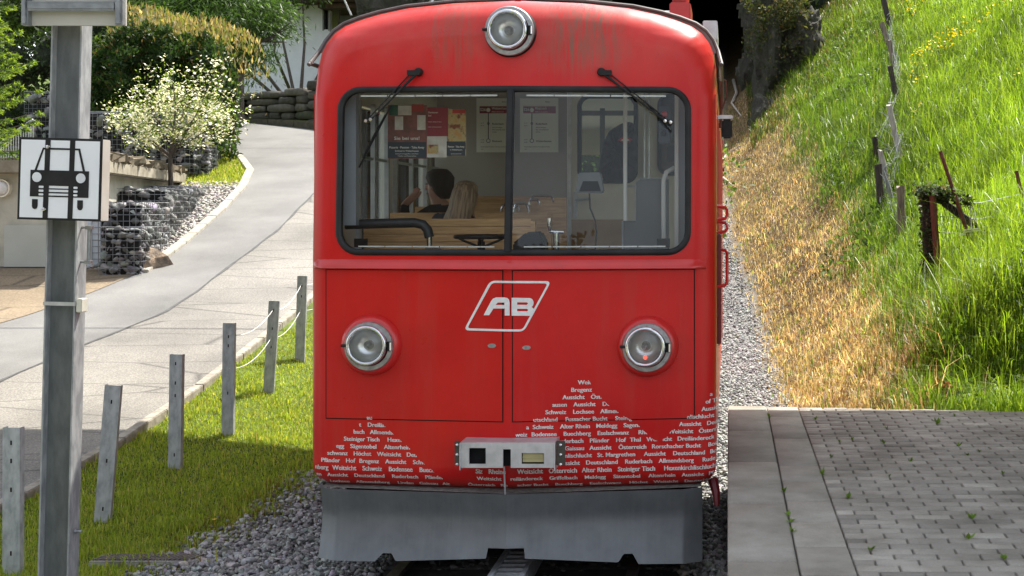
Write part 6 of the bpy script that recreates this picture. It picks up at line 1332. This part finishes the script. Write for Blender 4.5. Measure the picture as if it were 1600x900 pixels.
def rockmat():
    m, t, b, out = nodes('dark_rock'); v = mapping(t, (1, 1, .8)); f = nz(t, v, 4.0, 10, .78); c = ramp(t, f, [(.34, (.018,.016,.014)), (.45, (.075,.06,.048)), (.53, (.05,.055,.025)), (.60, (.11,.095,.08)), (.72, (.20,.185,.165))])
    t.links.new(c, b.inputs['Base Color']); b.inputs['Roughness'].default_value = .85; bumpn(t, b, nz(t, v, 5, 10, .75), 1., .25); return m
M['rock'] = rockmat()
obj('rock_face', rg, M['rock'], tn, smooth=25, fix=False)
mb = MB(); mb.box(-3.9, .7, TY+.2, TY+26, tz-.6, tz+6.2); o = obj('bore', mb, M['matte'], tn); bm = bmesh.new(); bm.from_mesh(o.data); f_ = [f for f in bm.faces if abs(f.normal.y+1) < .1]; bmesh.ops.delete(bm, geom=f_, context='FACES'); bm.to_mesh(o.data); bm.free()
# rock buttress on the right of the mouth
def crag(name, pts, label, seed, s=1.):
    mb = MB(); n = 64; m = 48; (cx, cy, cz, rx, ry, rz_) = pts
    for j in range(m+1):
        ph = math.pi*j/m
        for i in range(n):
            th = 2*math.pi*i/n; d_ = Vector((math.sin(ph)*math.cos(th), math.sin(ph)*math.sin(th), math.cos(ph))); q_ = 1+.42*mnoise.fractal(d_*1.6+Vector((seed, 0, 0)), 1., 2., 6); mb.v.append((cx+d_.x*rx*q_, cy+d_.y*ry*q_, cz+d_.z*rz_*q_))
    for j in range(m):
        for i in range(n): mb.f.append((j*n+i, j*n+(i+1) % n, (j+1)*n+(i+1) % n, (j+1)*n+i)); mb.mi.append(0)
    return tag(rooted(name, mb, M['rock'], smooth=25), label, 'rock', None)
p = W3(1200, 80, 39); crag('rock_outcrop', (p.x+.15, 39.3, p.z, .62, 1.2, 2.3), 'tall dark rock outcrop at the right of the tunnel mouth', 1)
p = W3(1250, 40, 38); crag('rock_outcrop', (p.x+.2, 38.8, p.z-.3, .5, .9, .9), 'brown mossy rock higher up beside the tall dark outcrop', 5)
p = W3(1200, 170, 36); crag('rock_outcrop', (p.x-.05, 36.6, p.z-.35, .45, .7, .75), 'low rock at the foot of the tall dark outcrop', 9)
r = np.random.RandomState(160); n = 5200; p = W3(1215, 60, 38.2); t_ = r.uniform(0, 1, n); P = np.stack([(1168+t_*95+r.normal(0, 10, n)-1137)/2060*38.2, 38.2+r.uniform(-.5, .6, n), CAMZ-(-45+t_*0+r.uniform(0, 75, n)+r.exponential(35, n)-(t_-.5)*60*0-330)/2060*38.2], 1); keep_ = (P[:, 0] > (1150-1137)/2060*38.2+.35*r.uniform(0, 1, n)) & (fbm(P[:, 0]*2, P[:, 2]*2, 1., 2.) > -.05); P = P[keep_]
tag(leaves('moss_and_ferns', P, np.tile(np.array([[0, -.6, .5]]), (len(P), 1)), .11, .05, [(.07,.09,.025), (.12,.12,.04), (.16,.11,.05), (.05,.07,.02)], [4, 3, 2, 3], 161, tilt=.7, droop=.2), 'moss and small ferns clinging to the dark rock', 'undergrowth', kind='stuff')
# grass hanging over the crag and on the far slope
x, y = scatter(26000, .6, 8, 33, 47, 17, 0, lambda x, y, r: x < .29*y)
bl_h = lambda x, y, r: .22*np.exp(r.normal(0, .3, len(x)))
blades('slope_grass', x, y, bl_h, .022, lambda x, y, r: pal(r, len(x), [(.06,.10,.02), (.10,.15,.025), (.20,.16,.07), (.14,.09,.04)], [4, 4, 2, 1]), 18, M['grass'], .6, 'shaded rough grass on the slope above the tunnel')
# low brambles on the upper bank
x, y = scatter(9000, 1.4, 5, 19, 37, 19, 0, lambda x, y, r: (x < .118*y-.05) & (x > .055*y+.35) & (fbm(x, y, .7, 7.) > -.1))
P = np.stack([x, y, H(x, y)+nrs.uniform(.05, .32, len(x))], 1); tag(leaves('brambles', P, np.tile(np.array([[0, -.3, .8]]), (len(P), 1)), .10, .05, [(.07,.13,.025), (.10,.18,.03), (.16,.24,.05), (.05,.09,.02)], [4, 4, 2, 2], 20, tilt=.8), 'leafy undergrowth between the long grass on the upper bank', 'undergrowth', kind='stuff')
x, y = scatter(3800, 1.9, 4.6, 10.9, 13.2, 21, 0, lambda x, y, r: (x > 1.55+.3*r.normal(size=len(x))) & (H(x, y) < 1.75))
P = np.stack([x, y, H(x, y)+nrs.uniform(.02, .22, len(x))], 1); tag(leaves('ground_leaves', P, np.tile(np.array([[0, -.3, .9]]), (len(P), 1)), .055, .032, [(.05,.10,.02), (.08,.15,.025), (.14,.22,.04)], [4, 4, 2], 22, tilt=.9), 'low leafy ground plants behind the paved platform', 'undergrowth', kind='stuff')
# dead branches beside the track
def branch(pts, r0, label, m_='greywood'):
    mb = MB(); mb.tube(pts, list(np.linspace(r0, r0*.35, len(pts))), 7); m = pts[len(pts)//2]; mb.tube([m, Vector(m)+Vector((.12, .1, .14))], [r0*.5, r0*.15], 5); return tag(rooted('dead_branch', mb, M[m_], smooth=True), label, 'branch')
M['bleach'] = mat('bleached_wood', (.50,.44,.36), (.34,.29,.23), 10, .8)
def gp_(px, py, up=.04): q_ = hit(px, py, 9); return q_+Vector((0, 0, up))
branch([gp_(1120, 262), gp_(1136, 247, .08), gp_(1156, 235, .12)], .05, 'bleached branch beside the railcar pointing up to the right', 'bleach'); branch([gp_(1122, 275), gp_(1134, 285, .06), gp_(1146, 294)], .045, 'short bleached branch below the other one beside the railcar', 'bleach'); branch([gp_(1146, 130, .1), gp_(1151, 150, .1), gp_(1143, 166, .1), gp_(1158, 186, .08)], .06, 'crooked pale branch lying below the tunnel mouth', 'bleach')

# old fence up the hill
def fpost(pb, pt, w, m_, label, name='fence_post'):
    b = hit(pb[0], pb[1], 10.9); d_ = b.y; t = Vector(((pt[0]-1137)/2060*d_, d_+rnd.uniform(-.1, .1), CAMZ-(pt[1]-330)/2060*d_)); ww = w/2060*d_/2; mb = MB(); ax = (t-b).normalized(); b2 = b-ax*.25
    n = 8; prof = [(math.copysign(abs(math.cos(a))**.6, math.cos(a)), math.copysign(abs(math.sin(a))**.6, math.sin(a))) for a in np.linspace(0, 2*math.pi, n+1)[:-1]]; L = 6
    for j in range(L+1):
        c = b2+(t-b2)*j/L; s_ = ww*(1+.08*math.sin(j*2.3+pb[0])); 
        for (u, v) in prof: mb.v.append((c.x+u*s_, c.y+v*s_, c.z+(0 if j < L else rnd.uniform(-.5, .5)*ww)))
    for j in range(L):
        for k in range(n): mb.f.append((j*n+k, j*n+(k+1) % n, (j+1)*n+(k+1) % n, (j+1)*n+k)); mb.mi.append(0)
    mb.f.append(tuple(range(L*n, L*n+n))); mb.mi.append(0)
    o = rooted(name, mb, M[m_], smooth=30); tag(o, label, 'fence post', 'old posts of the hillside fence'); return b, t
FP = [fpost((1408, 378), (1407, 292), 13, 'oldwood', 'short upright grey-brown fence post left of the ivy stump'), fpost((1377, 332), (1372, 258), 12, 'darkwood', 'dark short fence post second above the ivy stump, in tall grass'), fpost((1392, 312), (1375, 235), 9, 'greywood', 'pale leaning fence stake between the two dark posts'), fpost((1370, 250), (1366, 216), 9, 'darkwood', 'dark post top showing above the pale leaning stake'),
      fpost((1407, 248), (1388, 165), 9, 'greywood', 'pale leaning stake in the wire netting halfway up the hill'), fpost((1402, 160), (1391, 103), 9, 'darkwood', 'dark post halfway up the hill where the netting is widest'), fpost((1398, 112), (1390, 62), 8, 'oldwood', 'brown post next below the uppermost posts'), fpost((1390, 75), (1378, 35), 9, 'oldwood', 'leaning brown post near the top of the picture'), fpost((1392, 50), (1380, -5), 9, 'darkwood', 'uppermost fence post, cut by the top of the picture')]
# chicken wire along the line of posts: crumpled netting of thin wires
r = np.random.RandomState(101); mb = MB(); line = sorted([(b, t) for b, t in FP], key=lambda q_: q_[0].y)
for (b0, t0), (b1, t1) in zip(line[:-1], line[1:]):
    for k in range(26):
        u0, u1 = sorted(r.uniform(0, 1, 2)); f0 = r.uniform(0, .9); f1 = min(1, max(0, f0+r.normal(0, .3))); h0 = min(t0.z-b0.z, .95); a = b0.lerp(b1, u0)+Vector((r.normal(0, .05), 0, h0*f0)); c = b0.lerp(b1, u1)+Vector((r.normal(0, .05), 0, h0*f1)); a.z = max(a.z, Hs(a.x, a.y)+.03); c.z = max(c.z, Hs(c.x, c.y)+.03); m_ = a.lerp(c, .5)+Vector(r.normal(0, .04, 3)); mb.tube([a, m_, c], .0035, 4, caps=False)
tag(rooted('wire_netting', mb, M['wire']), 'crumpled wire netting hanging along the old hillside posts', 'netting')
# ivy-covered stump, brace, rods
sb = hit(1453, 447, 11.2); sd_ = sb.y; SXp = lambda px: (px-1137)/2060*sd_; SZp = lambda py: CAMZ-(py-330)/2060*sd_
st = thing('ivy_stump', sb, 'thick old fence stump wrapped in ivy leaves', 'stump'); mb = MB(); mb.tube([sb-Vector((0, 0, .2)), (SXp(1451), sd_, SZp(360)), (SXp(1449), sd_, SZp(300))], [.085, .078, .07], 12); obj('trunk', mb, M['darkwood'], st, smooth=True)
r = np.random.RandomState(110); n = 800; t = r.uniform(0, 1, n)**.8; a = r.uniform(0, 6.28, n); P = np.stack([SXp(1453-4*t)+.10*np.cos(a), sd_+.10*np.sin(a), SZp(445-150*t)], 1); n2 = 620; P2_ = np.stack([SXp(r.normal(1458, 15, n2)), sd_+r.normal(0, .09, n2), SZp(r.normal(300, 6, n2))], 1); n3 = 420; u_ = r.uniform(0, 1, n3); P3 = np.stack([SXp(1462+58*u_), sd_+r.normal(0, .05, n3), SZp(300+r.normal(0, 5, n3)+14*u_)], 1)
leaves('ivy', np.concatenate([P, P2_, P3]), np.tile(np.array([[0, -.8, -.1]]), (n+n2+n3, 1)), .05, .042, [(.05,.09,.03), (.09,.13,.05), (.20,.22,.14), (.12,.10,.05), (.03,.05,.02)], [4, 3, 2, 2, 3], 111, st, tilt=.5)
def beam(a, b, w, m_, name, label, cat, dz=.0, rnd_=True):
    mb = MB(); mb.tube([a, Vector(a).lerp(Vector(b), .5)+Vector((0, 0, dz)), b], w, 8 if rnd_ else 4); return tag(rooted(name, mb, M[m_], smooth=True), label, cat)
P5 = lambda px, py, o_=0: Vector(((px-1137)/2060*(sd_+o_), sd_+o_, CAMZ-(py-330)/2060*(sd_+o_)))
beam(P5(1455, 302, .08), P5(1566, 384, .08), .048, 'darkwood', 'fence_brace', 'dark wooden brace leaning from the ivy stump to the right', 'brace', 0)
fb = P5(1467, 445, -.15); beam(Vector((fb.x, fb.y, Hs(fb.x, fb.y)-.1)) if False else P5(1468, 452, -.15), P5(1457, 305, -.15), .042, 'rust', 'fence_post', 'reddish square post right in front of the ivy stump', 'fence post', rnd_=False)
beam(P5(1534, 432, -.1), P5(1469, 236, -.1), .024, 'rust', 'iron_rod', 'leaning rusty iron rod crossing the dark brace', 'rod'); beam(P5(1606, 345, .3), P5(1588, 267, .3), .024, 'rust', 'iron_rod', 'rusty iron rod cut by the right edge of the picture', 'rod')
mb = MB(); mb.tube([P5(1505, 360, -.15), P5(1530, 357, -.15), P5(1552, 352, -.1), P5(1575, 354, 0), P5(1640, 352, .2)], .011, 6); mb.tube([P5(1506, 363, -.15), P5(1530, 360, -.15), P5(1550, 356, -.1)], .009, 6); mb.tube([P5(1515, 305, .05), P5(1524, 340, 0), P5(1538, 375, -.05), P5(1560, 400, 0), P5(1585, 435, 0)], .009, 5); mb.tube([P5(1516, 310, .05), P5(1518, 360, 0), P5(1514, 400, 0), P5(1505, 420, 0)], .007, 5)
tag(rooted('rope', mb, M['rope'], smooth=True), 'white rope tied to the leaning rusty rod', 'rope')
mb = MB()
for py0, py1 in ((312, 318), (338, 342), (362, 372)): mb.tube([P5(1470, py0, -.05), P5(1530, (py0+py1)/2+2, .1), P5(1592, py0-8, .3), P5(1650, py1-8, .3)], .004, 4)
for i in range(16): x_ = 1472+i*7; mb.tube([P5(x_, 318, 0), P5(x_+10, 350, .02), P5(x_, 385, .03), P5(x_+8, 415, .03)], .003, 4); mb.tube([P5(x_+10, 318, 0), P5(x_, 350, .02), P5(x_+10, 385, .03), P5(x_+1, 415, .03)], .003, 4)
tag(rooted('wire_netting', mb, M['wire']), 'rusty chain netting and strands right of the ivy stump', 'netting')
# red-leaved weed behind the platform
rb = hit(1472, 640, 10.9); n = 260; P, N = blobpts(n, [(rb.x, rb.y+.1, rb.z+.10, .09, .08, .13)], 120, .1); tag(leaves('dead_plant', P, N, .07, .03, [(.22,.08,.05), (.14,.06,.04), (.28,.15,.07)], [3, 3, 1], 121), 'dried red-brown plant behind the back edge of the platform', 'plant')
n = 900; xx = nrs.uniform(.35, 1.0, n); yy2 = nrs.uniform(11.0, 13.2, n); k_ = (fbm(xx, yy2, 2.4, 6.) > .25); xx, yy2 = xx[k_], yy2[k_]; P = np.stack([xx, yy2, H(xx, yy2)+.04], 1); tag(leaves('red_sedum', P, np.tile(np.array([[0, 0, 1.]]), (len(P), 1)), .03, .015, [(.35,.05,.06), (.28,.07,.05), (.20,.22,.05)], [4, 2, 2], 122), 'low red and green plants creeping over the ballast', 'ground cover', kind='stuff')
bush('shrub', [(3.6, 47.5, 9.2, 2.2, 1.5, 2.4), (6.5, 48, 10.5, 2.5, 1.5, 3), (10, 48, 13, 3.5, 1.5, 4)], 5000, .22, .1, [(.05,.085,.018), (.08,.12,.025), (.03,.05,.012)], [4, 3, 3], 150, 'shrubs on the crest above the rock and tunnel', 'shrub', (4, 47, 9))
# shrubs behind the car, seen through its windows
bush('shrub', [(-2.4, 24, 3.0, 1.2, .9, 1.4), (-.9, 24.5, 3.0, 1.2, .9, 1.5), (-1.6, 24.6, 4.3, 1.3, .9, 1.1)], 2500, .12, .06, [(.09,.15,.03), (.14,.22,.04), (.06,.1,.02)], [3, 3, 2], 130, 'green shrubs beyond the railcar seen through its rear windows', 'shrub', (-1.6, 24.2, 1.4))
# house and tree added unseen behind the camera to darken windscreen reflections
mb = MB(); mb.prism([(-46, -1), (-46, 10.5), (-8, 11.5), (2.2, 6.0), (2.2, -1)], -24, -17); sb_ = rooted('reflected_house', mb, mat('brown_house', (.10,.075,.055), (.07,.05,.04), 3, .8)); tag(sb_, 'brown gabled house added behind the camera for windscreen reflections', 'house')
bush('tree', [(9.5, -17, 4, 3, 3, 3), (7.5, -18, 2.5, 2.5, 2, 2.5), (12.5, -17, 6, 3.5, 3, 4)], 4000, .3, .15, [(.05,.09,.02), (.08,.13,.03)], [1, 1], 140, 'broad tree added behind the camera for windscreen reflections', 'tree', (9.5, -17, 0))
# cross-span wire just above the picture; its shadow crosses the road
mb = MB(); mb.tube([(-16, 20.3, 6.5), (-6, 20.2, 6.3), (3, 20.1, 6.6)], .022, 6); tag(rooted('overhead_wire', mb, M['black']), 'thin black wire spanning the road and track overhead', 'wire')
